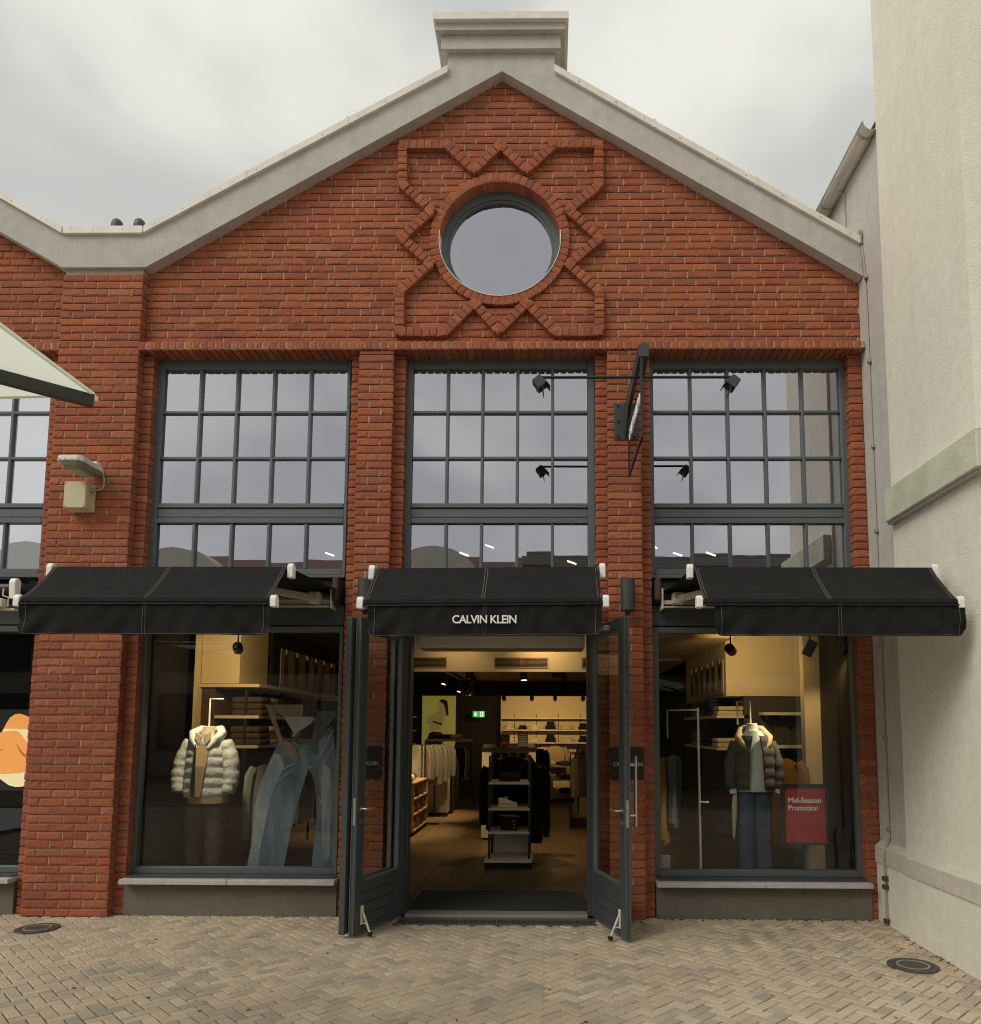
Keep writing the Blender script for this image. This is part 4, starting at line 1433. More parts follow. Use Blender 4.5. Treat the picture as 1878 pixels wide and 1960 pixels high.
# neighbour's dark room
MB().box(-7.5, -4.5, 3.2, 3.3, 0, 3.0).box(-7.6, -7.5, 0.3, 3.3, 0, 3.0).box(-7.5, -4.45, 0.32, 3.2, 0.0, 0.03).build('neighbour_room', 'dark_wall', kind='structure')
t = thing('air_curtain', 'pale air curtain box across the ceiling right behind the door lintel', 'air curtain', (-0.46, 0.7, 2.5))
B(-1.28, 0.355, 0.42, 0.82, 2.475, 2.60).build('housing', 'shop_white', t, bevel=0.01)
for k in range(3):
    B(-1.25, 0.33, 0.47 + k * 0.1, 0.52 + k * 0.1, 2.468, 2.4745).build('slot', 'oak', t)
for k, (xa, xb) in enumerate(((-1.95, -1.13), (-0.60, 0.0), (0.37, 0.72))):
    t = thing('ceiling_vent', ('long wall vent at the left of the bulkhead over the shop entrance', 'wall vent in the middle of the bulkhead over the shop entrance', 'wall vent at the right end of the bulkhead over the shop entrance')[k], 'vent', ((xa + xb) / 2, 1.5, 2.42), 'vents in the bulkhead')
    fm = MB()
    fm.box(xa, xb, 1.488, 1.499, 2.468, 2.480).box(xa, xb, 1.488, 1.499, 2.362, 2.372).box(xa, xa + .012, 1.488, 1.499, 2.372, 2.468).box(xb - .012, xb, 1.488, 1.499, 2.372, 2.468)
    fm.box((xa + xb) / 2 - .004, (xa + xb) / 2 + .004, 1.487, 1.499, 2.372, 2.468)
    fm.build('frame', 'oak', t)
    B(xa + .012, xb - .012, 1.496, 1.499, 2.372, 2.468).build('duct', 'black_metal', t)
    for j in range(7):
        zc = 2.379 + j * 0.0136
        MB().frame_box((((xa + xb) / 2), 1.492, zc), (1, 0, 0), (0, 1, -0.6), (0, 0.6, 1), (xb - xa) / 2 - 0.013, 0.004, 0.0012).build('slat', 'oak', t)

# ceiling track and spotlights -------------------------------------------------
tr = thing('lighting_track', 'black lighting track running across the shop ceiling', 'lighting track', (-0.4, 4, 2.7))
B(-1.85, 1.9, 3.98, 4.02, 2.665, 2.712).build('rail', 'black_metal', tr)
tr = thing('lighting_track', 'black lighting track along the left of the shop ceiling', 'lighting track', (-1.7, 6, 2.7))
MB().bar((-1.75, 2.2, 2.69), (-1.75, 10.5, 2.69), 0.04, 0.045).build('rail', 'black_metal', tr)
spotlist = None
tr = thing('ceiling_beam', 'black beam across the far end of the shop ceiling', 'beam', (-0.4, 9.6, 2.5))
B(-4.2, 2.9, 9.55, 9.75, 2.40, 2.714).build('body', 'dark_wall', tr)


def spot(x, y, z, aim, label, energy=0.0, lit=True, rod=0.12, ang=70, size=0.05, col=(1.0, 0.66, 0.28)):
    t = thing('track_spotlight', label, 'spotlight', (x, y, z), 'spotlights in the shop')
    d = (Vector(aim) - Vector((x, y, z))).normalized()
    MB().tube([(x, y, z + rod + 0.02), (x, y, z + 0.0)], 0.008, 6).build('stem', 'black_metal', t)
    b = Vector((x, y, z)) - d * 0.075
    e = Vector((x, y, z)) + d * 0.085
    MB().tube([b, e], size, 14).build('body', 'black_metal', t, smooth=True)
    MB().tube([e + d * 0.001, e + d * 0.004], size * 0.8, 14).build('lens', 'bulb' if lit else 'lamp_lens', t)
    if energy:
        ld = bpy.data.lights.new('light', 'SPOT')
        ld.energy = energy
        ld.color = col
        ld.spot_size = R(ang)
        ld.spot_blend = 0.8
        ld.shadow_soft_size = 0.05
        lo = bpy.data.objects.new('light', ld)
        link(lo, t)
        lo.location = d * 0.13
        lo.rotation_euler = (-d).to_track_quat('Z', 'Y').to_euler()
    return t


LE = 2.6
spot(-3.17, 0.75, 2.50, (-3.6, 1.95, 2.35), 'black box spotlight hanging in the left shop window', 22 * LE, lit=False, rod=0.42, ang=110)
spot(-3.30, 0.45, 2.72, (-3.50, 0.9, 1.40), 'black spotlight behind the awning aimed at the pale puffer jacket', 55 * LE, lit=True, rod=0.2, ang=45, col=(1.0, 0.80, 0.52))
spot(1.86, 0.80, 2.50, (2.35, 1.95, 2.35), 'black spotlight hanging at the left of the right shop window', 16 * LE, lit=False, rod=0.42, ang=110)
spot(2.60, 0.60, 2.50, (2.10, 0.80, 1.45), 'tilted black spotlight near the cream pillar in the right window', 60 * LE, lit=False, rod=0.42, ang=46, col=(1.0, 0.80, 0.52))
spot(2.86, 0.40, 2.50, (2.9, 1.35, 1.5), 'black spotlight at the right end of the right shop window', 9 * LE, lit=False, rod=0.42, ang=60)
spot(-1.13, 4.0, 2.50, (-1.3, 4.4, 0.5), 'track spotlight at the left of the front track, tilted', 30 * LE, lit=False, rod=0.15)
spot(-0.35, 4.0, 2.47, (-0.30, 3.95, 0.5), 'brightly lit track spotlight in the middle of the front track', 28 * LE, rod=0.16, ang=100)
spot(0.09, 4.0, 2.50, (0.35, 3.6, 0.5), 'track spotlight at the right of the front track', 16 * LE, lit=False, rod=0.15)
spot(0.20, 4.0, 2.46, (0.9, 5.2, 0.8), 'black track spotlight beside the one at the right of the front track', 20 * LE, lit=False, rod=0.18)
spot(-1.75, 6.0, 2.52, (-2.4, 5.7, 0.6), 'small track spotlight over the low cube shelf', 120 * LE, rod=0.13, size=0.04)
spot(-1.75, 8.2, 2.50, (-2.3, 8.0, 0.6), 'small track spotlight at the far end of the left track', 130 * LE, rod=0.13, size=0.04)
spot(-1.2, 5.2, 2.45, (-2.2, 6.8, 1.2), 'lit track spotlight aimed at the cream jackets on the floor rail', 22 * LE, rod=0.2, size=0.04)
spot(-1.60, 9.4, 2.40, (-2.7, 12.0, 1.9), 'small lit spotlight hanging in front of the tall poster', 10 * LE, rod=0.25, size=0.04)
for k, (xx, wd) in enumerate(((-0.95, 'leftmost'), (-0.35, 'second'), (0.15, 'third'), (0.75, 'rightmost'))):
    spot(xx, 9.5, 2.34, (xx, 12.3, 1.75), f'spotlight hung on the far ceiling beam, {wd} of the four facing the back shelves', 17 * LE, lit=(k == 2), rod=0.08, size=0.045, ang=85)
spot(-0.10, 1.00, 2.72, (0.0, 1.5, 2.42), 'lit spotlight tucked behind the air curtain, washing the bulkhead', 5 * LE, rod=0.1, ang=130)
spot(-1.00, 1.00, 2.72, (-1.0, 1.5, 2.40), 'second spotlight behind the air curtain, nearer the left door', 2.0 * LE, rod=0.1, ang=130)
# small tube lamps in the upper storey, seen through the lower panes
for k, (xx, yy) in enumerate(((-2.45, 1.4), (-2.2, 2.0), (-1.98, 2.6), (-0.92, 1.2), (-0.72, 2.2), (0.26, 1.4), (1.42, 1.3), (1.25, 2.0), (1.2, 2.7), (1.72, 1.0))):
    t = thing('tube_lamp', 'short lit tube lamp glowing behind the lower panes, ' + ('left bay, first from the left', 'left bay, second from the left', 'left bay, nearest the brick pier', 'middle bay, the left one', 'middle bay, the lower left one', 'middle bay, the right one', 'right bay, third from the left', 'right bay, second from the left', 'right bay, first from the left', 'right bay, fourth from the left')[k], 'lamp', (xx, yy, 3.5), 'tube lamps in the upper storey')
    zz = 1.69 + (yy + 7) / 7.2 * (1.66 + 0.09 * math.sin(k * 2.1))
    MB().bar((xx - .05, yy, zz + .018), (xx + .05, yy, zz - .018), 0.016, 0.016).build('tube', 'bulb', t)
    MB().bar((xx - .06, yy + .02, zz + .040), (xx + .06, yy + .02, zz - .0), 0.02, 0.02).build('housing', 'black_metal', t)

# left and right display blocks -----------------------------------------------
t = thing('wall_unit', 'tall cream wall unit in the left window, lit from a spotlight, with a shelf canopy', 'wall unit', (-3.9, 3, 0))
B(-4.10, -3.65, 2.0, 2.9, 2.21, 2.94).build('upper_box', 'shop_cream', t)
B(-4.12, -3.40, 1.98, 6.6, 2.165, 2.205).build('canopy', 'shop_cream', t, bevel=0.004)
B(-4.14, -4.11, 1.9, 2.4, FZ, 2.95).build('side_post', 'shop_cream', t)
B(-4.12, -3.95, 2.05, 6.6, FZ, 2.16).build('back_panel', 'cloth_brown', t)
B(-4.05, -3.62, 3.0, 6.2, 2.21, 2.94).build('upper_box', 'dark_wall', t)
for z in (1.80, 1.45):
    B(-4.0, -3.42, 2.05, 4.6, z, z + 0.035).build('shelf', 'shelf_board', t)
MB().tube([(-3.50, 2.1, 1.22), (-3.50, 5.0, 1.22)], 0.012, 8).build('clothes_rail', 'black_metal', t)
for y in (2.06, 3.3, 4.6):
    B(-3.60, -3.57, y, y + 0.02, FZ, 2.16).build('upright', 'black_metal', t)
t = thing('wall_unit', 'tall cream wall unit in the right window behind the mannequin', 'wall unit', (2.5, 3, 0))
B(2.09, 2.965, 2.02, 4.6, 2.08, 2.94).build('upper_box', 'shop_cream', t)
B(2.30, 2.965, 2.05, 4.6, FZ, 2.078).build('back_panel', 'cloth_olive', t)
for z in (1.855, 1.478):
    B(1.98, 2.36, 2.05, 4.2, z - 0.03, z).build('shelf', 'shelf_board', t)
    B(2.47, 2.96, 1.85, 2.048, z, z + 0.035).build('front_shelf', 'shop_white', t)
for z in (1.855, 1.478):
    for x in (2.52, 2.70, 2.88):
        B(x - .008, x + .008, 1.86, 2.046, z - 0.05, z - 0.002).build('shelf_bracket', 'black_metal', t)
t = thing('pillar', 'pale cream pillar at the right side of the right shop window', 'pillar', (2.9, 1.4, 0))
B(2.76, 2.965, 1.30, 1.42, FZ, 2.95).build('body', 'shop_cream', t)
t = thing('partition', 'dark side partition at the right end of the right shop window', 'partition', (2.9, 0.8, 0))
MB().box(2.93, 2.968, 0.32, 1.29, FZ, 2.95).build('panel', 'poster_dark', t)


def pictures(x, y0, y1, z0, z1, n_, face, label, seed):
    t = thing('photo_row', label, 'picture', (x, y0, z0))
    r = random.Random(seed)
    w_ = (y1 - y0) / n_
    for k in range(n_):
        a, b = y0 + k * w_ + 0.012, y0 + (k + 1) * w_ - 0.012
        p = B(min(x, x + face * .012), max(x, x + face * .012), a, b, z0, z1).build('photo', 'picture_ground', t)
        c = (a + b) / 2
        hw = min(0.085, w_ * 0.30)
        H_ = z1 - z0
        xf = x + face * 0.0125
        f1 = lambda pts, mt: MB().prism(pts, lambda q, tt: (tt, q[0], q[1]), xf, xf + face * 0.002).build('figure_print', mt, p)
        zz = z0 + 0.04
        lean = r.uniform(-.03, .03)
        f1([(c - hw * .7, zz), (c - hw * .25, zz), (c, zz + H_ * .38), (c + hw * .35, zz), (c + hw * .8, zz), (c + hw * .75 + lean, zz + H_ * .45), (c - hw * .75 + lean, zz + H_ * .45)], 'poster_dark')
        f1([(c - hw + lean, zz + H_ * .451), (c + hw + lean, zz + H_ * .451), (c + hw * .9 + lean, zz + H_ * .76), (c + hw * .3 + lean, zz + H_ * .80), (c - hw * .3 + lean, zz + H_ * .80), (c - hw * .9 + lean, zz + H_ * .76)], r.choice(('poster_dark', 'picture_orange', 'picture_grey', 'cloth_brown')))
        f1([(c + lean + .03 * math.cos(i * math.pi / 4), zz + H_ * .86 + .04 * math.sin(i * math.pi / 4)) for i in range(8)], 'poster_tone')
    return t


pictures(-3.615, 3.25, 5.9, 2.23, 2.76, 6, 1, 'row of photographs of standing figures above the shelf in the left window', 3)
pictures(2.075, 2.05, 4.2, 2.12, 2.52, 6, -1, 'row of photographs of standing figures above the shelf in the right window', 4)


def folded(x, y, z, wx, wy, h, mat, label, group):
    o = MB().box(x - wx / 2, x + wx / 2, y - wy / 2, y + wy / 2, z, z + h)
    t = thing('folded_garment', label, 'folded garment', (x, y, z), group)
    o.build('cloth', mat, t, bevel=h * 0.38, seg=2, smooth=True)
    return t


orde = ('bottom', 'second', 'third', 'fourth', 'top')
for zi, (z, sh) in enumerate(((1.836, 'upper'), (1.486, 'lower'))):
    for yi, (y, mt, cn, n_) in enumerate(((2.25, 'cloth_brown', 'dark brown', 3), (2.62, 'cloth_cream', 'cream', 3), (3.05, 'cloth_navy', 'navy', 3), (3.5, 'cloth_white', 'off-white', 2))):
        for k in range(n_):
            folded(-3.60 + rnd.uniform(-.012, .012) + (0.02 if yi == 0 else 0), y + rnd.uniform(-.01, .01), z + k * 0.075, 0.36, 0.34, 0.073, mt,
                   f'{cn} folded jumper, {orde[k]} of its pile on the {sh} shelf, left unit', 'folded jumpers in the left window')
for zi, (z, sh) in enumerate(((1.856, 'upper'), (1.479, 'lower'))):
    for yi, (y, mt, cn, n_) in enumerate(((2.25, 'cloth_cream', 'cream', 2), (2.72, 'cloth_navy', 'dark blue', 4), (3.15, 'cloth_brown', 'brown', 4), (3.6, 'cloth_sage', 'grey-green', 4))):
        for k in range(n_):
            folded(2.15 + rnd.uniform(-.012, .012), y + rnd.uniform(-.01, .01), z + k * 0.055, 0.30, 0.34, 0.053, mt,
                   f'{cn} folded jumper, {orde[k]} of its pile on the {sh} shelf, right unit', 'folded jumpers in the right window')


def ell(cx, cy, z, rx, ry, n_=20, pw=2.3):
    q = []
    for k in range(n_):
        a = 2 * math.pi * k / n_
        c, s = math.cos(a), math.sin(a)
        q.append((cx + rx * math.copysign(abs(c) ** (2 / pw), c), cy + ry * math.copysign(abs(s) ** (2 / pw), s), z))
    return q


def garment(x, y, zt, w_, h_, mat, label, group, ang=0.0, thick=0.07, sleeves=True, name='hanging_garment'):
    """garment on a hanger: shoulders, sleeves and a hem, turned by ang about its hook"""
    t = thing(name, label, 'garment', (x, y, zt), group)
    hw = w_ / 2
    prof = [(-.07, 0), (.07, 0), (hw * .72, -.055), (hw * .80, -.20), (hw * .74, -h_), (-hw * .74, -h_), (-hw * .80, -.20), (-hw * .72, -.055)]
    ca, sa = math.cos(ang), math.sin(ang)

    def place(p, tt):
        wob = 0.012 * math.sin(p[0] * 30 + p[1] * 6)
        return (x + p[0] * ca - (tt + wob) * sa, y + p[0] * sa + (tt + wob) * ca, zt + p[1])
    MB().prism(prof, place, -thick / 2, thick / 2).build('body', mat, t, bevel=0.018, seg=2, smooth=True)
    if sleeves:
        for s in (-1, 1):
            pts = [(s * hw * .70, -.04), (s * hw * .90, -.12), (s * hw * 1.0, -.34), (s * hw * 1.0, -h_ * .92)]
            MB().tube([place(p, 0) for p in pts], [.055, .062, .055, .042], 8).build('sleeve', mat, t, smooth=True)
    MB().tube([(x, y, zt - 0.01), (x, y, zt + 0.06), (x + .02 * ca, y + .02 * sa, zt + 0.085)], 0.005, 6).build('hanger_hook', 'black_metal', t)
    return t


# garments on the left rail and beside the jacket
garment(-3.02, 1.35, 1.30, 0.42, 0.86, 'cloth_sage', 'sage green shirt hanging right of the pale puffer jacket', 'clothes on the rails', ang=0.5)
for k, (mt, cn) in enumerate((('cloth_black', 'black'), ('cloth_cream', 'cream'), ('cloth_brown', 'brown'), ('cloth_black', 'black'), ('cloth_sage', 'grey'), ('cloth_cream', 'cream'), ('cloth_navy', 'navy'))):
    garment(-3.30 + 0.01 * k, 2.2 + k * 0.22, 1.20, 0.40, 0.72, mt, f'{cn} jacket on the left wall rail, {("nearest", "second", "third", "fourth", "fifth", "sixth", "seventh")[k]} from the window', 'clothes on the rails', ang=0.25)
garment(1.28, 1.6, 1.38, 0.36, 0.95, 'cloth_mustard', 'mustard cardigan hanging left of the right mannequin', 'clothes on the rails', ang=1.25)
garment(1.42, 1.75, 1.40, 0.36, 0.80, 'cloth_stripe', 'blue striped shirt hanging beside the mustard cardigan', 'clothes on the rails', ang=1.25)
garment(2.52, 1.35, 1.38, 0.46, 0.95, 'cloth_mustard', 'mustard jacket hanging behind the red promotion sign', 'clothes on the rails', ang=-0.35)
t = thing('display_pole', 'thin pale upright pole of a clothes stand in the right shop window', 'pole', (1.47, 0.55, 0))
MB().tube([(1.47, 0.55, FZ), (1.47, 0.55, 1.90)], 0.011, 8).build('shaft', 'shop_white', t)
MB().tube([(1.47, 0.55, 0.99), (1.56, 0.55, 0.985)], 0.009, 8).build('peg', 'shop_white', t)
MB().tube([(1.47, 0.55, 1.88), (1.2, 0.75, 1.88), (1.2, 0.75, 1.60)], 0.008, 8).build('hoop', 'shop_white', t)
t = thing('info_card', 'small white card standing at the left foot of the right shop window', 'card', (1.12, 0.42, FZ))
MB().frame_box((1.115, 0.45, 0.42), (1, 0, 0), (0, 1, 0.15), (0, -0.15, 1), 0.048, 0.004, 0.080).build('card', 'shop_white', t)
MB().box(1.09, 1.14, 0.47, 0.53, FZ, 0.36).build('stand', 'shop_white', t)

# ---------------------------------------------------------------- mannequins


def limb(path, rs, mat, name, parent, puffs=0, n_=14):
    pts, rr = [], []
    P = [Vector(p) for p in path]
    m_ = 26
    for k in range(m_ + 1):
        u = k / m_ * (len(P) - 1)
        i = min(int(u), len(P) - 2)
        pts.append(P[i].lerp(P[i + 1], u - i))
        r_ = rs[i] + (rs[i + 1] - rs[i]) * (u - i)
        rr.append(r_ * (1 + (0.10 * abs(math.sin(k / m_ * math.pi * puffs)) - 0.05 if puffs else 0.02 * math.sin(k * 1.7))))
    return MB().tube(pts, rr, n_).build(name, mat, parent, smooth=True)


t = thing('mannequin', 'headless mannequin in a pale puffer jacket and brown trousers in the left window', 'mannequin', (-3.50, 0.9, FZ))
mx_, my_ = -3.495, 0.90
MB().loft([ell(mx_, my_, z, a, b) for z, a, b in ((1.50, .13, .09), (1.58, .085, .075), (1.62, .062, .062), (1.70, .058, .058), (1.705, .05, .05))]).build('neck', 'mannequin_skin', t, smooth=True)
MB().tube([(mx_, my_, 1.70), (mx_, my_, 1.985), (mx_ + .14, my_, 1.985)], 0.009, 8).build('hanging_rod', 'shop_white', t)
rows = 6
rg = []
for k in range(46):
    u = k / 45
    z = 0.985 + u * 0.61
    rx = 0.225 - 0.015 * u if u < .72 else 0.214 - 0.34 * (u - .72) ** 1.25
    puff = 1 + 0.055 * abs(math.sin(u * math.pi * rows)) - 0.03
    rg.append(ell(mx_, my_, z, rx * puff, (0.145 - .045 * max(0, u - .6)) * puff, 28))
jk = MB().loft(rg).build('jacket', 'puffer', t, smooth=True)
limb([(mx_ - .17, my_, 1.55), (mx_ - .245, my_ - .01, 1.36), (mx_ - .275, my_ - .03, 1.18), (mx_ - .262, my_ - .06, 1.04)], [.075, .085, .078, .062], 'puffer', 'sleeve', jk, puffs=6)
limb([(mx_ + .17, my_, 1.55), (mx_ + .245, my_ - .01, 1.36), (mx_ + .27, my_ - .03, 1.16), (mx_ + .25, my_ - .06, 1.03)], [.075, .085, .078, .062], 'puffer', 'sleeve', jk, puffs=6)
hood = MB()
for s in (-1, 1):
    hood.tube([(mx_ + s * .015, my_ + .10, 1.66), (mx_ + s * .10, my_ + .06, 1.67), (mx_ + s * .150, my_ - .02, 1.63), (mx_ + s * .115, my_ - .10, 1.57), (mx_ + s * .06, my_ - .135, 1.48)], [.04, .045, .047, .038, .016], 10)
hood.build('hood', 'puffer', jk, smooth=True)
MB().prism([(-.035, 1.63), (.045, 1.63), (.075, 1.52), (.055, 1.30), (.015, 1.0), (-.045, .99), (-.05, 1.30), (-.065, 1.52)], lambda p, tt: (mx_ + p[0], my_ + tt - (0.155 if p[1] < 1.4 else 0.155 - (p[1] - 1.4) * 0.25), p[1]), -0.012, 0.03).build('shirt', 'cloth_tan', t, bevel=0.004)
MB().prism([(-.060, 1.52), (-.048, 1.30), (-.045, 1.0), (-.085, 1.0), (-.075, 1.35)], lambda p, tt: (mx_ + p[0], my_ + tt - 0.158, p[1]), -0.012, 0.02).build('zip_placket', 'cloth_black', jk)
for s in (-1, 1):
    MB().prism([(s * .010, 1.60), (s * .075, 1.65), (s * .082, 1.58), (s * .035, 1.52)], lambda p, tt: (mx_ + p[0], my_ + tt - 0.125, p[1]), -0.012, 0.0).build('collar', 'cloth_cream', t)
MB().loft([ell(mx_ + .02, my_, z, a, b) for z, a, b in ((.925, .19, .13), (.93, .205, .14), (1.0, .205, .14))]).build('shirt_hem', 'cloth_tan', t, smooth=True)
for s in (-1, 1):
    limb([(mx_ + s * .09, my_, .98), (mx_ + s * .10, my_, .60), (mx_ + s * .105, my_ + .01, .06)], [.110, .095, .075], 'trousers_brown', 'trouser_leg', t)

t = thing('mannequin', 'headless mannequin in a dark gilet, mint jumper and jeans in the right window', 'mannequin', (2.07, 0.8, FZ))
mx_, my_ = 2.065, 0.80
MB().loft([ell(mx_ - .01, my_, z, a, b) for z, a, b in ((1.66, .06, .06), (1.745, .055, .055), (1.75, .05, .05))]).build('neck', 'mannequin_skin', t, smooth=True)
fr = MB()
fr.tube([(mx_ - .02, my_, 1.74), (mx_ - .02, my_, 1.97), (mx_ - .15, my_, 1.97), (mx_ - .15, my_, 1.74)], 0.009, 8)
fr.build('hanging_frame', 'shop_white', t)
rg = []
for k in range(30):
    u = k / 29
    z = 1.075 + u * 0.60
    rx = 0.172 if u < .68 else 0.172 - 0.42 * (u - .68) ** 1.35
    rg.append(ell(mx_, my_, z, rx * (1 + .03 * (u < .05)), 0.118 - .05 * max(0, u - .6), 24))
sw = MB().loft(rg).build('jumper', 'cloth_mint', t, smooth=True)
MB().loft([ell(mx_ - .01, my_ - .01, z, .066, .064) for z in (1.64, 1.665, 1.69)]).build('roll_neck', 'cloth_mint', sw, smooth=True)
for s in (-1, 1):
    rgv = []
    for k in range(34):
        u = k / 33
        z = 1.095 + u * 0.535
        pf = 1 + 0.05 * abs(math.sin(u * math.pi * 5))
        half = []
        n_ = 12
        rx, ry = (0.205 if u < .7 else 0.205 - .30 * (u - .7) ** 1.3) * pf, (0.155 - .04 * max(0, u - .6)) * pf
        a0 = 0.36 - 0.16 * u
        for i in range(n_ + 1):
            a = -math.pi / 2 + a0 + (math.pi - a0 - 0.02) * i / n_
            half.append((mx_ + s * rx * abs(math.cos(a)) ** .85 * (1 if math.cos(a) > 0 else -1), my_ + ry * math.sin(a), z))
        for i in range(n_, -1, -1):
            a = -math.pi / 2 + a0 + (math.pi - a0 - 0.02) * i / n_
            half.append((mx_ + s * rx * .86 * abs(math.cos(a)) ** .85 * (1 if math.cos(a) > 0 else -1), my_ + ry * .86 * math.sin(a), z))
        rgv.append(half)
    MB().loft(rgv).build('gilet', 'cloth_olive', t, smooth=True)
    limb([(mx_ + s * .16, my_, 1.56), (mx_ + s * .225, my_ - .01, 1.36), (mx_ + s * .235, my_ - .03, 1.20), (mx_ + s * .225, my_ - .05, 1.10)], [.070, .072, .062, .05], 'cloth_olive', 'sleeve', t, puffs=4)
    limb([(mx_ + s * .228, my_ - .04, 1.13), (mx_ + s * .218, my_ - .06, 1.055)], [.042, .036], 'cloth_mint', 'cuff', t)
    MB().tube([(mx_ + s * .02, my_ + .09, 1.70), (mx_ + s * .10, my_ + .05, 1.69), (mx_ + s * .155, my_ - .03, 1.61), (mx_ + s * .13, my_ - .10, 1.55), (mx_ + s * .075, my_ - .12, 1.48)], [.035, .042, .040, .032, .014], 10).build('collar', 'cloth_tan', t, smooth=True)
    limb([(mx_ + s * .075, my_, 1.09), (mx_ + s * .082, my_, .60), (mx_ + s * .085, my_ + .01, .06)], [.096, .082, .066], 'denim', 'jeans_leg', t)
MB().tube([(mx_ - .205, my_ - .06, 1.06), (mx_ - .215, my_ - .07, .92), (mx_ - .225, my_ - .06, .62)], [.022, .028, .012], 8).build('scarf', 'cloth_cream', t, smooth=True)

# ---------------------------------------------------------------- window prints and signs
t = thing('jeans_print', 'life-size print of a person in wide blue jeans, hanging in the left window', 'window print', (-2.45, 0.305, 0.4))


def pr(name, pts, mat, dy, parent=t):
    return MB().prism(pts, lambda p, tt: (p[0], tt, p[1]), 0.304 - dy, 0.3065 - dy).build(name, mat, parent)


pr('jeans', [(-2.56, 1.56), (-2.653, 1.338), (-2.718, 1.161), (-2.763, 0.961), (-2.774, 0.785), (-2.784, 0.588), (-2.818, 0.37), (-2.474, 0.37), (-2.415, 0.729), (-2.364, 0.963), (-2.311, 1.163), (-2.2525, 1.364), (-2.2525, 1.56)], 'print_denim_dark', 0)
pr('jeans', [(-2.2515, 1.56), (-2.06, 1.70), (-2.00, 1.40), (-1.99, 0.37), (-2.208, 0.37), (-2.197, 0.614), (-2.175, 0.847), (-2.202, 1.14), (-2.2515, 1.364)], 'print_denim_dark', 0)
pr('faded_patch', [(-2.60, 1.45), (-2.653, 1.338), (-2.718, 1.161), (-2.763, 0.961), (-2.774, 0.785), (-2.784, 0.588), (-2.818, 0.37), (-2.72, 0.37), (-2.69, 0.60), (-2.655, 0.80), (-2.62, 1.0), (-2.56, 1.18), (-2.50, 1.33), (-2.54, 1.43)], 'print_denim', 0.003)
pr('faded_patch', [(-2.12, 1.36), (-2.06, 1.30), (-2.03, 1.05), (-2.05, 0.80), (-2.04, 0.50), (-2.08, 0.45), (-2.12, 0.65), (-2.13, 0.95), (-2.15, 1.2)], 'print_denim', 0.003)
pr('waistband', [(-2.57, 1.60), (-2.56, 1.545), (-2.25, 1.53), (-2.06, 1.66), (-2.06, 1.71), (-2.25, 1.585)], 'print_dark', 0.004)
pr('midriff', [(-2.614, 1.911), (-2.336, 1.912), (-2.343, 1.768), (-2.513, 1.785), (-2.606, 1.863)], 'print_skin', 0)
pr('shirt', [(-2.519, 1.796), (-2.224, 1.796), (-2.25, 1.74), (-2.411, 1.625)], 'print_white', 0.003)
arm_ = pr('arm', [(-2.699, 1.911), (-2.614, 1.905), (-2.604, 1.791), (-2.517, 1.576), (-2.44, 1.545), (-2.415, 1.50), (-2.476, 1.44), (-2.552, 1.552), (-2.619, 1.719)], 'print_skin', 0.006)
for k in range(4):
    x0 = -2.475 + k * 0.022
    pr('finger', [(x0 - .012, 1.475 + k * .006), (x0 + .010, 1.482 + k * .008), (x0 + .058, 1.395 - k * .006), (x0 + .044, 1.380 - k * .006)], 'print_skin', 0.009 + 0.0004 * k)
pr('thumb', [(-2.44, 1.545), (-2.425, 1.562), (-2.355, 1.53), (-2.362, 1.512)], 'print_skin', 0.0095)
pr('jacket', [(-2.201, 1.852), (-2.02, 1.853), (-2.025, 1.793), (-2.182, 1.613), (-2.2, 1.435), (-2.255, 1.482)], 'print_dark', 0.006)
for a, b in (((-2.62, 1.24), (-2.40, 1.36)), ((-2.66, 1.10), (-2.42, 1.30)), ((-2.17, 1.05), (-2.04, 0.80)), ((-2.16, 1.30), (-2.03, 1.55)), ((-2.18, 1.40), (-2.04, 1.68))):
    MB().bar((a[0], 0.3035, a[1]), (b[0], 0.3035, b[1]), 0.0008, 0.008, (0, 0, 1)).build('crease', 'print_line', t)

t = thing('promotion_sign', 'red promotion sign in a black frame in the right shop window', 'sign', (2.4, 0.32, 0.62))
fr = MB().box(2.185, 2.617, 0.302, 0.33, 1.146, 1.182).box(2.185, 2.617, 0.302, 0.33, 0.622, 0.642).box(2.185, 2.222, 0.302, 0.33, 0.642, 1.146).box(2.600, 2.617, 0.302, 0.33, 0.642, 1.146)
fr.build('frame', 'black_metal', t)
B(2.222, 2.600, 0.315, 0.325, 0.642, 1.146).build('panel', 'promo_red', t)
text('lettering', 'Mid-Season', 'white_letter', 0.07, (2.250, 0.312, 1.008), (1, 0, 0), (0, 0, 1), t, width=0.305, extrude=0.0012, align='LEFT', bold=0.0014)
text('lettering', 'Promotion', 'white_letter', 0.07, (2.250, 0.312, 0.938), (1, 0, 0), (0, 0, 1), t, width=0.275, extrude=0.0012, align='LEFT', bold=0.0014)
MB().tube([(2.40, 0.36, FZ), (2.40, 0.36, 0.9)], 0.012, 8).build('stand', 'black_metal', t)

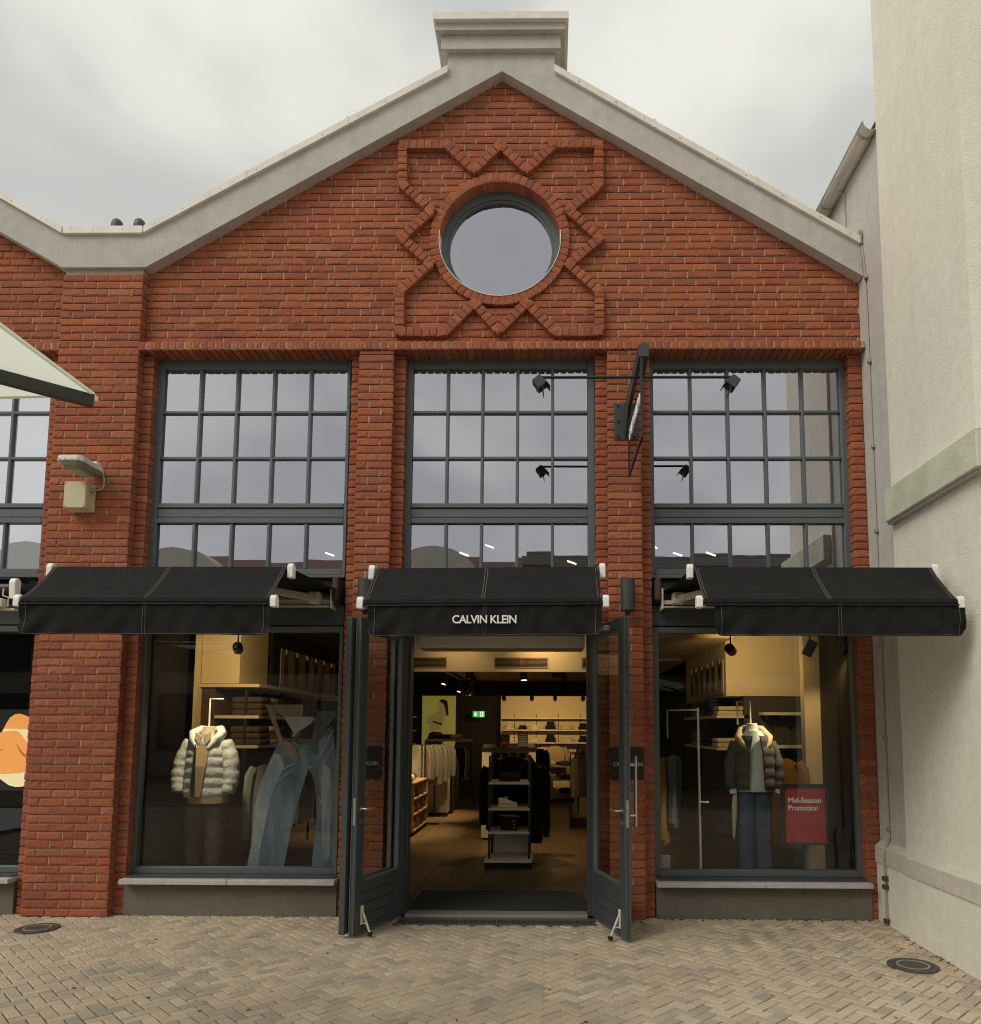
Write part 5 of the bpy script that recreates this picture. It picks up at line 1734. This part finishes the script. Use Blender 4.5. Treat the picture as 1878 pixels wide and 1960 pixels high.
t = thing('lightbox', 'glowing orange lightbox with a swimwear picture in the window at the left edge', 'lightbox', (-5.2, 0.42, 1.4))
B(-5.75, -5.022, 0.43, 0.47, 1.08, 1.86).build('panel', 'black_metal', t)
lx = lambda n__, pts, mt, dy: MB().prism(pts, lambda p, tt: (p[0], tt, p[1]), 0.428 - dy - .003, 0.428 - dy).build(n__, mt, t)
lx('picture', [(-5.75, 1.20), (-5.60, 1.50), (-5.40, 1.60), (-5.305, 1.64), (-5.27, 1.72), (-5.235, 1.78), (-5.19, 1.812), (-5.15, 1.82), (-5.10, 1.808), (-5.026, 1.776), (-5.026, 1.262), (-5.14, 1.248), (-5.276, 1.240), (-5.5, 1.21)], 'lit_skin', 0)
lx('swimwear', [(-5.276, 1.238), (-5.14, 1.246), (-5.026, 1.260), (-5.026, 1.135), (-5.07, 1.118), (-5.131, 1.113), (-5.20, 1.13), (-5.272, 1.179), (-5.35, 1.235)], 'lit_white', 0.001)
lx('swimwear', [(-5.285, 1.672), (-5.20, 1.672), (-5.135, 1.665), (-5.026, 1.668), (-5.026, 1.515), (-5.075, 1.575), (-5.13, 1.640), (-5.165, 1.655), (-5.245, 1.652), (-5.30, 1.640)], 'lit_white', 0.004)
lx('shade', [(-5.155, 1.53), (-5.145, 1.50), (-5.10, 1.43), (-5.026, 1.375), (-5.026, 1.405), (-5.09, 1.45)], 'lit_shadow', 0.004)
lx('shade', [(-5.45, 1.52), (-5.31, 1.47), (-5.27, 1.475), (-5.31, 1.455), (-5.45, 1.48)], 'lit_shadow', 0.004)

# ---------------------------------------------------------------- things on the shop floor
t = thing('display_stand', 'tall narrow display stand with shelves in the middle of the shop floor', 'display stand', (-0.46, 2.5, FZ))
B(-0.755, -0.185, 2.32, 2.98, FZ, 0.10).build('plinth', 'dark_wall', t)
B(-0.755, -0.185, 2.30, 2.98, 0.102, 0.135).build('base_board', 'shop_white', t)
for xx in (-0.705, -0.225):
    for yy in (2.40, 2.86):
        B(xx - .014, xx + .014, yy - .014, yy + .014, 0.136, 1.36).build('post', 'black_metal', t)
for z in (0.43, 0.71, 1.02):
    B(-0.715, -0.222, 2.36, 2.90, z, z + 0.028).build('shelf', 'shop_white', t)
B(-0.70, -0.23, 2.875, 2.885, 0.14, 0.40).build('picture_panel', 'shop_white', t)
t = thing('gondola_rack', 'white framed clothes rack behind the narrow display stand', 'clothes rack', (-0.58, 4.8, FZ))
B(-1.0, -0.86, 4.7, 4.9, FZ + 0.03, 1.36).build('end_panel', 'shop_white', t)
B(-0.29, -0.185, 4.7, 4.9, FZ + 0.03, 1.36).build('end_panel', 'shop_white', t)
B(-0.86, -0.29, 4.78, 4.82, 1.19, 1.36).build('top_panel', 'shop_white', t)
B(-1.02, -0.17, 4.68, 5.3, 1.362, 1.39).build('top_board', 'black_metal', t)
for k in range(4):
    B(-0.83 + k * 0.13, -0.73 + k * 0.13, 4.765, 4.779, 1.25, 1.32).build('drawer_front', 'black_metal', t)
B(-0.98, -0.2, 4.9, 5.3, FZ, 0.10).build('foot', 'dark_wall', t)
for k, (x, y, zt, w_, h_, mt, cn) in enumerate(((-0.45, 3.05, 1.33, 0.56, 0.42, 'cloth_black', 'black hoodie hung at the head of the narrow display stand'), (-0.68, 3.25, 1.22, 0.36, 0.86, 'cloth_black', 'long black coat hanging left behind the narrow display stand'),
                                                 (-0.22, 3.25, 1.22, 0.40, 1.02, 'cloth_black', 'long black coat hanging right behind the narrow display stand'), (-0.10, 3.6, 1.12, 0.24, 0.42, 'cloth_cream', 'cream top showing right of the black coats'),
                                                 (-0.45, 3.35, 1.20, 0.56, 0.95, 'cloth_black', 'black dress hanging in the middle behind the display stand'))):
    garment(x, y, zt, w_, h_, mt, cn, 'clothes on the rails', ang=0.0, thick=0.09)
for z, mt, cn, w_ in ((1.049, 'cloth_black', 'black folded top on the upper shelf of the display stand', .26), (0.459, 'cloth_black', 'black boxy bag on the lower shelf of the display stand', .21)):
    t = thing('folded_garment' if w_ > .23 else 'bag', cn, 'folded garment' if w_ > .23 else 'bag', (-0.47, 2.55, z))
    B(-0.47 - w_ / 2, -0.47 + w_ / 2, 2.45, 2.68, z, z + (0.10 if w_ > .23 else 0.16)).build('body', mt, t, bevel=0.025, seg=2, smooth=True)
    if w_ < .23:
        MB().prism([(-.62, .645), (-.40, .645), (-.33, .612), (-.58, .632)], lambda p, tt: (p[0], tt, p[1]), 2.50, 2.62).build('flap', 'sign_grey', t)
        for k in range(3):
            MB().tube([(-0.41, 2.447, z + 0.03 + k * .045), (-0.41, 2.44, z + 0.03 + k * .045)], 0.006, 8).build('stud', 'steel', t)


def shoe(x, y, z, ang, mat, label, s=1.0):
    t = thing('trainer', label, 'shoe', (x, y, z), 'shoes in the shop')
    ca, sa = math.cos(ang), math.sin(ang)
    prof = [(-.140, .0, .032, .12), (-.12, .0, .040, .118), (-.06, .0, .042, .115), (-.02, .0, .044, .10), (.04, .0, .048, .075), (.09, .0, .048, .055), (.125, .0, .036, .042), (.145, .0, .018, .028)]
    rings = []
    for px, _, hw, h_ in prof:
        rg_ = []
        for k in range(12):
            a = 2 * math.pi * k / 12
            yy, zz = hw * math.cos(a), h_ / 2 * math.sin(a) + h_ / 2 + 0.018
            rg_.append((x + s * (px * ca - yy * sa), y + s * (px * sa + yy * ca), z + s * zz))
        rings.append(rg_)
    MB().loft(rings).build('upper', mat, t, smooth=True)
    sole = [(-.148, -.03), (-.10, -.042), (0, -.045), (.09, -.052), (.14, -.035), (.156, 0), (.14, .035), (.09, .052), (0, .045), (-.10, .042), (-.148, .03)]
    MB().prism(sole, lambda p, tt: (x + s * (p[0] * ca - p[1] * sa), y + s * (p[0] * sa + p[1] * ca), z + s * tt), 0.0, 0.030).build('sole', 'cloth_white', t, bevel=0.004)
    MB().prism([(-.03, .105), (.02, .145), (-.04, .150), (-.10, .125)], lambda p, tt: (x + s * (p[0] * ca - tt * sa), y + s * (p[0] * sa + tt * ca), z + s * p[1]), -.022, .022).build('tongue', mat, t, bevel=0.006)
    return t


shoe(-0.49, 2.52, 0.739, 0.08, 'cloth_white', 'white trainer on the middle shelf of the narrow display stand', 0.82)

# low cube shelf at the left of the door view
t = thing('cube_shelf', 'low oak cube shelf with compartments at the left of the shop floor', 'shelf', (-2.33, 5.7, FZ))
B(-2.62, -2.075, 5.0, 5.02, 0.09, 0.84).build('end_panel', 'oak', t)
B(-2.62, -2.60, 5.02, 6.42, 0.09, 0.84).build('back_panel', 'oak', t)
B(-2.60, -2.10, 5.02, 6.40, FZ, 0.088).build('foot', 'dark_wall', t)
for z in (0.09, 0.335, 0.575, 0.82):
    B(-2.598, -2.075, 5.022, 6.42, z, z + 0.022).build('shelf', 'oak', t)
for y in (5.48, 5.94, 6.40):
    for z0 in (0.113, 0.358, 0.598):
        B(-2.598, -2.08, y, y + 0.02, z0, z0 + 0.216).build('divider', 'oak', t)
for j, z in enumerate((0.114, 0.359, 0.599)):
    for i, (y, mt, cn) in enumerate(((5.22, 'cloth_white', 'white'), (5.70, 'cloth_cream', 'cream'), (6.16, 'cloth_black', 'black'))):
        folded(-2.25, y, z, 0.28, 0.26, 0.15, mt, f'{cn} folded garment in the {("bottom", "middle", "top")[j]} row of the oak cube shelf', 'folded garments in the cube shelf')
folded(-2.25, 5.25, 0.844, 0.25, 0.25, 0.12, 'cloth_white', 'white folded garment lying on top of the cube shelf', 'folded garments in the cube shelf')
folded(-2.40, 5.70, 0.844, 0.40, 0.60, 0.10, 'cloth_black', 'black folded garment lying on top of the cube shelf', 'folded garments in the cube shelf')
# rail with cream jackets
t = thing('clothes_rail', 'black clothes rail with cream jackets at the left of the shop floor', 'clothes rail', (-2.2, 6.9, FZ))
MB().tube([(-2.15, 6.5, FZ), (-2.15, 6.5, 1.48), (-2.15, 7.7, 1.48), (-2.15, 7.7, FZ)], 0.014, 8).build('frame', 'black_metal', t)
MB().bar((-2.4, 6.5, FZ + .02), (-1.9, 6.5, FZ + .02), 0.03, 0.03).bar((-2.4, 7.7, FZ + .02), (-1.9, 7.7, FZ + .02), 0.03, 0.03).build('foot', 'black_metal', t)
for k in range(4):
    garment(-2.30 + k * 0.12, 6.62 + k * 0.20, 1.40, 0.40, 0.62 + 0.10 * (k == 2), 'puffer', f'cream jacket on the floor rail, {("first", "second", "third", "fourth")[k]} from the left', 'clothes on the rails', ang=0.2)
t = thing('tall_cabinet', 'low white and black cabinets behind the cube shelf', 'cabinet', (-2.0, 8.2, FZ))
for k, (y, mt) in enumerate(((7.9, 'shop_white'), (8.25, 'black_metal'), (8.6, 'oak'), (8.95, 'black_metal'), (9.3, 'oak'))):
    B(-2.30, -1.93 + 0.05 * (k % 2), y, y + 0.34, 0.08, 1.04).build('door', mt, t, bevel=0.004)
B(-2.28, -1.95, 7.92, 9.6, FZ, 0.079).build('foot', 'dark_wall', t)
for k in range(4):
    folded(-2.12, 8.07 + k * 0.36, 1.041, 0.26, 0.28, 0.09, ('cloth_white', 'cloth_navy', 'cloth_cream', 'cloth_black')[k], f'{("white", "navy", "cream", "black")[k]} folded garment on top of the low cabinets', 'folded garments on the cabinets')
t = thing('bag_table', 'high table with bags in front of the tall poster', 'table', (-2.2, 10.6, FZ))
B(-2.75, -1.75, 10.3, 10.9, 1.40, 1.44).build('top', 'shop_white', t)
for xx in (-2.73, -1.79):
    for yy in (10.32, 10.84):
        B(xx, xx + 0.03, yy, yy + 0.03, FZ, 1.399).build('leg', 'black_metal', t)
B(-2.7, -1.8, 10.35, 10.85, 0.55, 0.58).build('shelf', 'shop_white', t)
t = thing('handbag', 'tan and black handbag lying on the high table', 'bag', (-2.25, 10.5, 1.44))
B(-2.6, -1.95, 10.4, 10.7, 1.442, 1.56).build('body', 'cloth_tan', t, bevel=0.02)
B(-2.602, -2.2, 10.395, 10.5, 1.46, 1.55).build('flap', 'cloth_black', t, bevel=0.01)

for k, (mt, cn) in enumerate((('cloth_black', 'black'), ('cloth_cream', 'cream'), ('cloth_white', 'white'), ('cloth_brown', 'brown'), ('cloth_cream', 'second cream'), ('cloth_black', 'second black'))):
    garment(-2.02 + 0.01 * k, 9.75 + k * 0.10, 1.30, 0.42, 0.75, mt, f'{cn} jacket in the row hanging behind the low cabinets', 'clothes on the rails', ang=0.8)
t = thing('clothes_rail', 'black clothes rail behind the low cabinets', 'clothes rail', (-2.0, 10.0, FZ))
MB().tube([(-2.0, 9.66, FZ), (-2.0, 9.66, 1.38), (-2.0, 10.28, 1.38), (-2.0, 10.28, FZ)], 0.014, 8).build('frame', 'black_metal', t)
# right-hand wall of the shop, seen past the trousers
for k, (mt, cn) in enumerate((('cloth_cream', 'cream'), ('cloth_brown', 'brown'), ('cloth_black', 'black'), ('cloth_white', 'white'))):
    garment(0.72 + 0.07 * k, 8.4 + k * 0.05, 1.30, 0.34, 0.70, mt, f'{cn} shirt in the row behind the trousers at the right', 'clothes on the rails', ang=0.5)
t = thing('clothes_rail', 'black clothes rail with shirts behind the trousers at the right', 'clothes rail', (0.8, 8.4, FZ))
MB().tube([(0.6, 8.4, FZ), (0.6, 8.4, 1.38), (1.2, 8.5, 1.38), (1.2, 8.5, FZ)], 0.014, 8).build('frame', 'black_metal', t)
for k, (x, y, w_, h_, mt, cn) in enumerate(((-0.90, 4.95, .20, .06, 'cloth_white', 'white'), (-0.62, 5.0, .22, .05, 'cloth_cream', 'cream'), (-0.28, 4.95, .16, .07, 'cloth_white', 'second white'))):
    folded(x, y, 1.391, w_, 0.2, h_, mt, f'{cn} folded top lying on the gondola rack', 'folded garments on the gondola rack')

# far wall ---------------------------------------------------------------
t = thing('tall_poster', 'tall yellow-lit poster of a woman seen from behind, on the far shop wall', 'poster', (-2.7, 12.0, 1))
pp = B(-3.12, -2.29, 12.0, 12.03, 0.75, 2.54).build('panel', 'poster_lit', t)
ps = lambda n__, pts, mt, dy: MB().prism(pts, lambda p, tt: (p[0], tt, p[1]), 11.998 - dy - .003, 11.998 - dy).build(n__, mt, t)
ps('figure_print', [(-2.66, 2.14), (-2.54, 2.10), (-2.59, 1.84), (-2.66, 1.70), (-2.62, 1.64), (-2.94, 1.64), (-2.91, 1.77), (-3.03, 1.82), (-2.94, 1.97), (-2.81, 2.07)], 'poster_tone', 0)
ps('hair_print', [(-2.71, 2.37), (-2.62, 2.42), (-2.5, 2.37), (-2.48, 2.24), (-2.46, 2.02), (-2.53, 2.0), (-2.55, 2.2), (-2.60, 2.30)], 'poster_dark', 0.004)
ps('face_print', [(-2.71, 2.36), (-2.60, 2.34), (-2.55, 2.2), (-2.56, 2.10), (-2.66, 2.13), (-2.725, 2.24)], 'poster_tone', 0.002)
ps('clothing_print', [(-2.94, 1.57), (-2.84, 1.62), (-2.62, 1.59), (-2.57, 1.44), (-2.62, 1.31), (-2.76, 0.76), (-3.02, 0.76), (-3.03, 1.3)], 'poster_dark', 0)
ps('clothing_print', [(-2.85, 1.88), (-2.62, 1.81), (-2.63, 1.77), (-2.85, 1.84)], 'poster_dark', 0.004)
t = thing('exit_sign', 'green lit exit sign with a white arrow and running figure on the far wall', 'exit sign', (-1.71, 12.0, 2.04))
B(-1.86, -1.57, 11.96, 12.0, 1.97, 2.12).build('box', 'exit_green', t)
ex = lambda n__, pts, mt='exit_white', dy=0: MB().prism(pts, lambda p, tt: (-1.715 + p[0], tt, 2.045 + p[1]), 11.955 - dy, 11.958 - dy).build(n__, mt, t)
ex('arrow', [(-.095, .05), (-.060, .05), (-.060, -.005), (-.035, -.005), (-.078, -.055), (-.120, -.005), (-.095, -.005)])
ex('door_pictogram', [(.035, .058), (.115, .058), (.115, -.058), (.035, -.058)])
ex('runner_pictogram', [(.060, .045), (.078, .045), (.080, .02), (.105, .005), (.100, -.005), (.080, .0), (.075, -.015), (.095, -.045), (.083, -.05), (.062, -.02), (.050, -.045), (.040, -.04), (.055, -.005), (.056, .015), (.044, .0), (.040, .008), (.052, .028)], 'exit_green', 0.004)
t = thing('shoe_wall', 'dark wall shelf with red and white goods left of the tall poster', 'shelf', (-3.5, 11.5, 1))
for z in (1.30, 1.62, 1.95):
    B(-4.1, -3.20, 11.3, 11.7, z, z + 0.03).build('shelf', 'shop_white', t)
B(-4.1, -3.18, 11.72, 11.76, 0.3, 2.5).build('back_panel', 'dark_wall', t)
for j, z in enumerate((1.331, 1.651)):
    for i, (mt, cn) in enumerate((('promo_red', 'red'), ('cloth_white', 'white'), ('promo_red', 'second red'))):
        folded(-3.75 + i * 0.21, 11.45, z, 0.17, 0.2, 0.17, mt, f'{cn} shoe bag on the {("lower", "upper")[j]} shelf left of the tall poster', 'bags left of the poster')

t = thing('back_shelf_wall', 'cream back wall with bright shelves at the right of the far shop end', 'shelf wall', (0, 12.2, 0))
B(-1.19, 2.0, 12.3, 12.36, FZ, 2.56).build('back_panel', 'shop_cream', t)
for z in (1.36, 1.67, 1.96):
    B(-1.13, 2.0, 11.95, 12.299, z - 0.03, z).build('shelf', 'shelf_board', t)
for x in (-0.85, -0.30, 0.25, 0.80):
    B(x, x + 0.015, 12.285, 12.299, 0.5, 2.06).build('standard', 'black_metal', t)
MB().tube([(-1.1, 12.05, 1.22), (2.0, 12.05, 1.22)], 0.014, 8).build('clothes_rail', 'black_metal', t)
dx = lambda c: -1.14 + (c - 840) / 298.0
for zi, z in enumerate((1.67, 1.36)):
    sh = ('upper', 'lower')[zi]
    for i, (c0, c1, mt, cn, h_) in enumerate(((862, 926, 'cloth_white', 'white cap', .13), (958, 1026, 'cloth_black', 'black cap', .11), (1046, 1110, 'cloth_white', 'white beanie', .12), (1160, 1236, 'cloth_black', 'black bag', .20), (1270, 1356, 'cloth_cream', 'cream knitted hat', .16), (1402, 1470, 'cloth_black', 'black folded jumper', .16))):
        if zi == 1 and i == 1:
            continue
        x0, x1 = dx(c0), dx(c1)
        t2 = thing('knitwear' if i in (2, 4, 5) else ('bag' if i == 3 else 'cap'), f'{cn} on the {sh} shelf of the bright back wall', ('cap', 'cap', 'hat', 'bag', 'hat', 'jumper')[i], ((x0 + x1) / 2, 12.1, z), 'goods on the bright back shelves')
        B(x0, x1, 11.99, 12.2, z + .001, z + h_ * .55).build('body', mt, t2, bevel=0.03, seg=2, smooth=True)
        B(x0 + .03, x1 - .03, 12.0, 12.18, z + h_ * .5, z + h_).build('crown', mt, t2, bevel=0.03, seg=2, smooth=True)
t = thing('low_shelf', 'white stepped shelf table with folded clothes before the bright back wall', 'shelf', (0.2, 11.2, FZ))
B(-0.30, 0.60, 11.0, 11.5, FZ, 0.075).build('foot', 'dark_wall', t)
B(-0.33, 0.63, 10.95, 11.52, 0.077, 0.20).build('base_board', 'shop_white', t)
for z in (0.49, 0.80):
    B(-0.10, 0.60, 11.05, 11.5, z, z + 0.03).build('shelf', 'shop_white', t)
for x in (-0.10, 0.575):
    B(x, x + 0.025, 11.47, 11.499, 0.2, 0.95).build('upright', 'black_metal', t)
for j, z in enumerate((0.202, 0.522, 0.832)):
    for i, (x, mt, cn) in enumerate(((0.05, 'cloth_white', 'white'), (0.40, 'cloth_brown', 'brown'))):
        folded(x, 11.22, z, 0.28, 0.26, 0.11, mt, f'{cn} folded garment on the {("lowest", "middle", "upper")[j]} board of the stepped shelf table', 'folded garments on the stepped shelf')
garment(0.17, 11.75, 1.28, 0.60, 0.40, 'cloth_tan', 'tan jacket with a white collar hanging over the stepped shelf', 'clothes on the rails', thick=0.1)
garment(-0.17, 9.0, 1.28, 0.30, 0.85, 'cloth_black', 'black jacket hanging at the right edge of the gondola rack', 'clothes on the rails')
garment(-0.18, 11.0, 1.26, 0.36, 0.5, 'cloth_cream', 'cream jacket hanging left of the tan jacket', 'clothes on the rails')
for k, (x, mt, cn) in enumerate(((0.46, 'cloth_sage', 'grey-green'), (0.62, 'cloth_brown', 'brown'), (0.76, 'cloth_sage', 'second grey-green'), (0.90, 'cloth_black', 'black'))):
    garment(x, 6.1 + k * 0.1, 1.20, 0.26, 0.66, mt, f'{cn} trousers hanging at the right side of the shop floor', 'clothes on the rails', sleeves=False, ang=0.9)
t = thing('clothes_rail', 'black clothes rail with trousers at the right side of the shop floor', 'clothes rail', (0.7, 6.2, FZ))
MB().tube([(0.38, 6.05, FZ), (0.38, 6.05, 1.27), (1.4, 6.6, 1.27), (1.4, 6.6, FZ)], 0.014, 8).build('frame', 'black_metal', t)
B(0.40, 1.3, 6.2, 6.5, FZ, 0.16).build('base', 'dark_wall', t)
t = thing('price_sign', 'small dark red sign standing on the gondola rack', 'sign', (-0.65, 4.75, 1.39))
B(-0.73, -0.585, 4.75, 4.757, 1.42, 1.60).build('panel', 'sign_red', t)
text('lettering', 'from', 'letter_dim', 0.035, (-0.70, 4.748, 1.535), (1, 0, 0), (0, 0, 1), t, extrude=0.001, align='LEFT')
text('lettering', '30%', 'letter_dim', 0.042, (-0.70, 4.748, 1.465), (1, 0, 0), (0, 0, 1), t, extrude=0.001, align='LEFT')
B(-0.70, -0.62, 4.74, 4.79, 1.391, 1.42).build('foot', 'black_metal', t)
t = thing('price_sign', 'small grey sign standing on the gondola rack', 'sign', (-0.38, 4.75, 1.39))
B(-0.465, -0.305, 4.75, 4.757, 1.42, 1.65).build('panel', 'sign_grey', t)
B(-0.43, -0.34, 4.74, 4.79, 1.391, 1.42).build('foot', 'black_metal', t)
for k in range(4):
    B(-0.44, -0.33, 4.7475, 4.7495, 1.60 - k * .035, 1.610 - k * .035).build('print_line', 'letter_dim', t)

# ================================================================== BUILDINGS ACROSS THE SQUARE (met in the panes)
t = thing('terrace_building', 'long cream terrace with a brown tiled roof and arched gables across the square', 'building', (-10, -21, 0))
B(-32, -0.55, -28, -20.0, 0, 5.9).build('wall', 'far_plaster', t)
MB().prism([(-19.6, 5.7), (-24, 8.75), (-28.3, 5.7)], lambda p, tt: (tt, p[0], p[1]), -32, -0.6).build('roof', 'roof_tile', t)
for cx in (-19.0, -13.6, -4.2):
    pts = [(cx - 1.75, 5.0)] + [(cx + 1.75 * math.cos(math.pi - math.pi * k / 16), 6.6 + 1.55 * math.sin(math.pi * k / 16)) for k in range(17)] + [(cx + 1.75, 5.0)]
    MB().prism(pts, lambda p, tt: (p[0], tt, p[1]), -20.6, -19.5).build('arched_gable', 'far_plaster', t)
for k in range(9):
    x = -30.5 + k * 3.3
    w_ = B(x, x + 1.8, -19.99, -19.9, 0.9, 2.9).build('window', 'far_window', t)
    w_ = B(x, x + 1.8, -19.99, -19.9, 3.7, 5.2).build('window', 'far_window', t)
t = thing('flat_roofed_building', 'dark grey flat-roofed building with a cornice across the square', 'building', (5, -17, 0))
B(-0.45, 14, -23, -14.6, 0, 6.35).build('wall', 'far_grey', t)
MB().box(-0.75, 14.3, -23.3, -14.25, 6.36, 6.62).box(-0.62, 14.2, -23.2, -14.4, 6.62, 6.78).build('cornice', 'far_grey', t, bevel=0.02)
for k in range(5):
    B(0.6 + k * 2.7, 2.4 + k * 2.7, -14.59, -14.5, 0.6, 2.8).build('window', 'far_window', t)
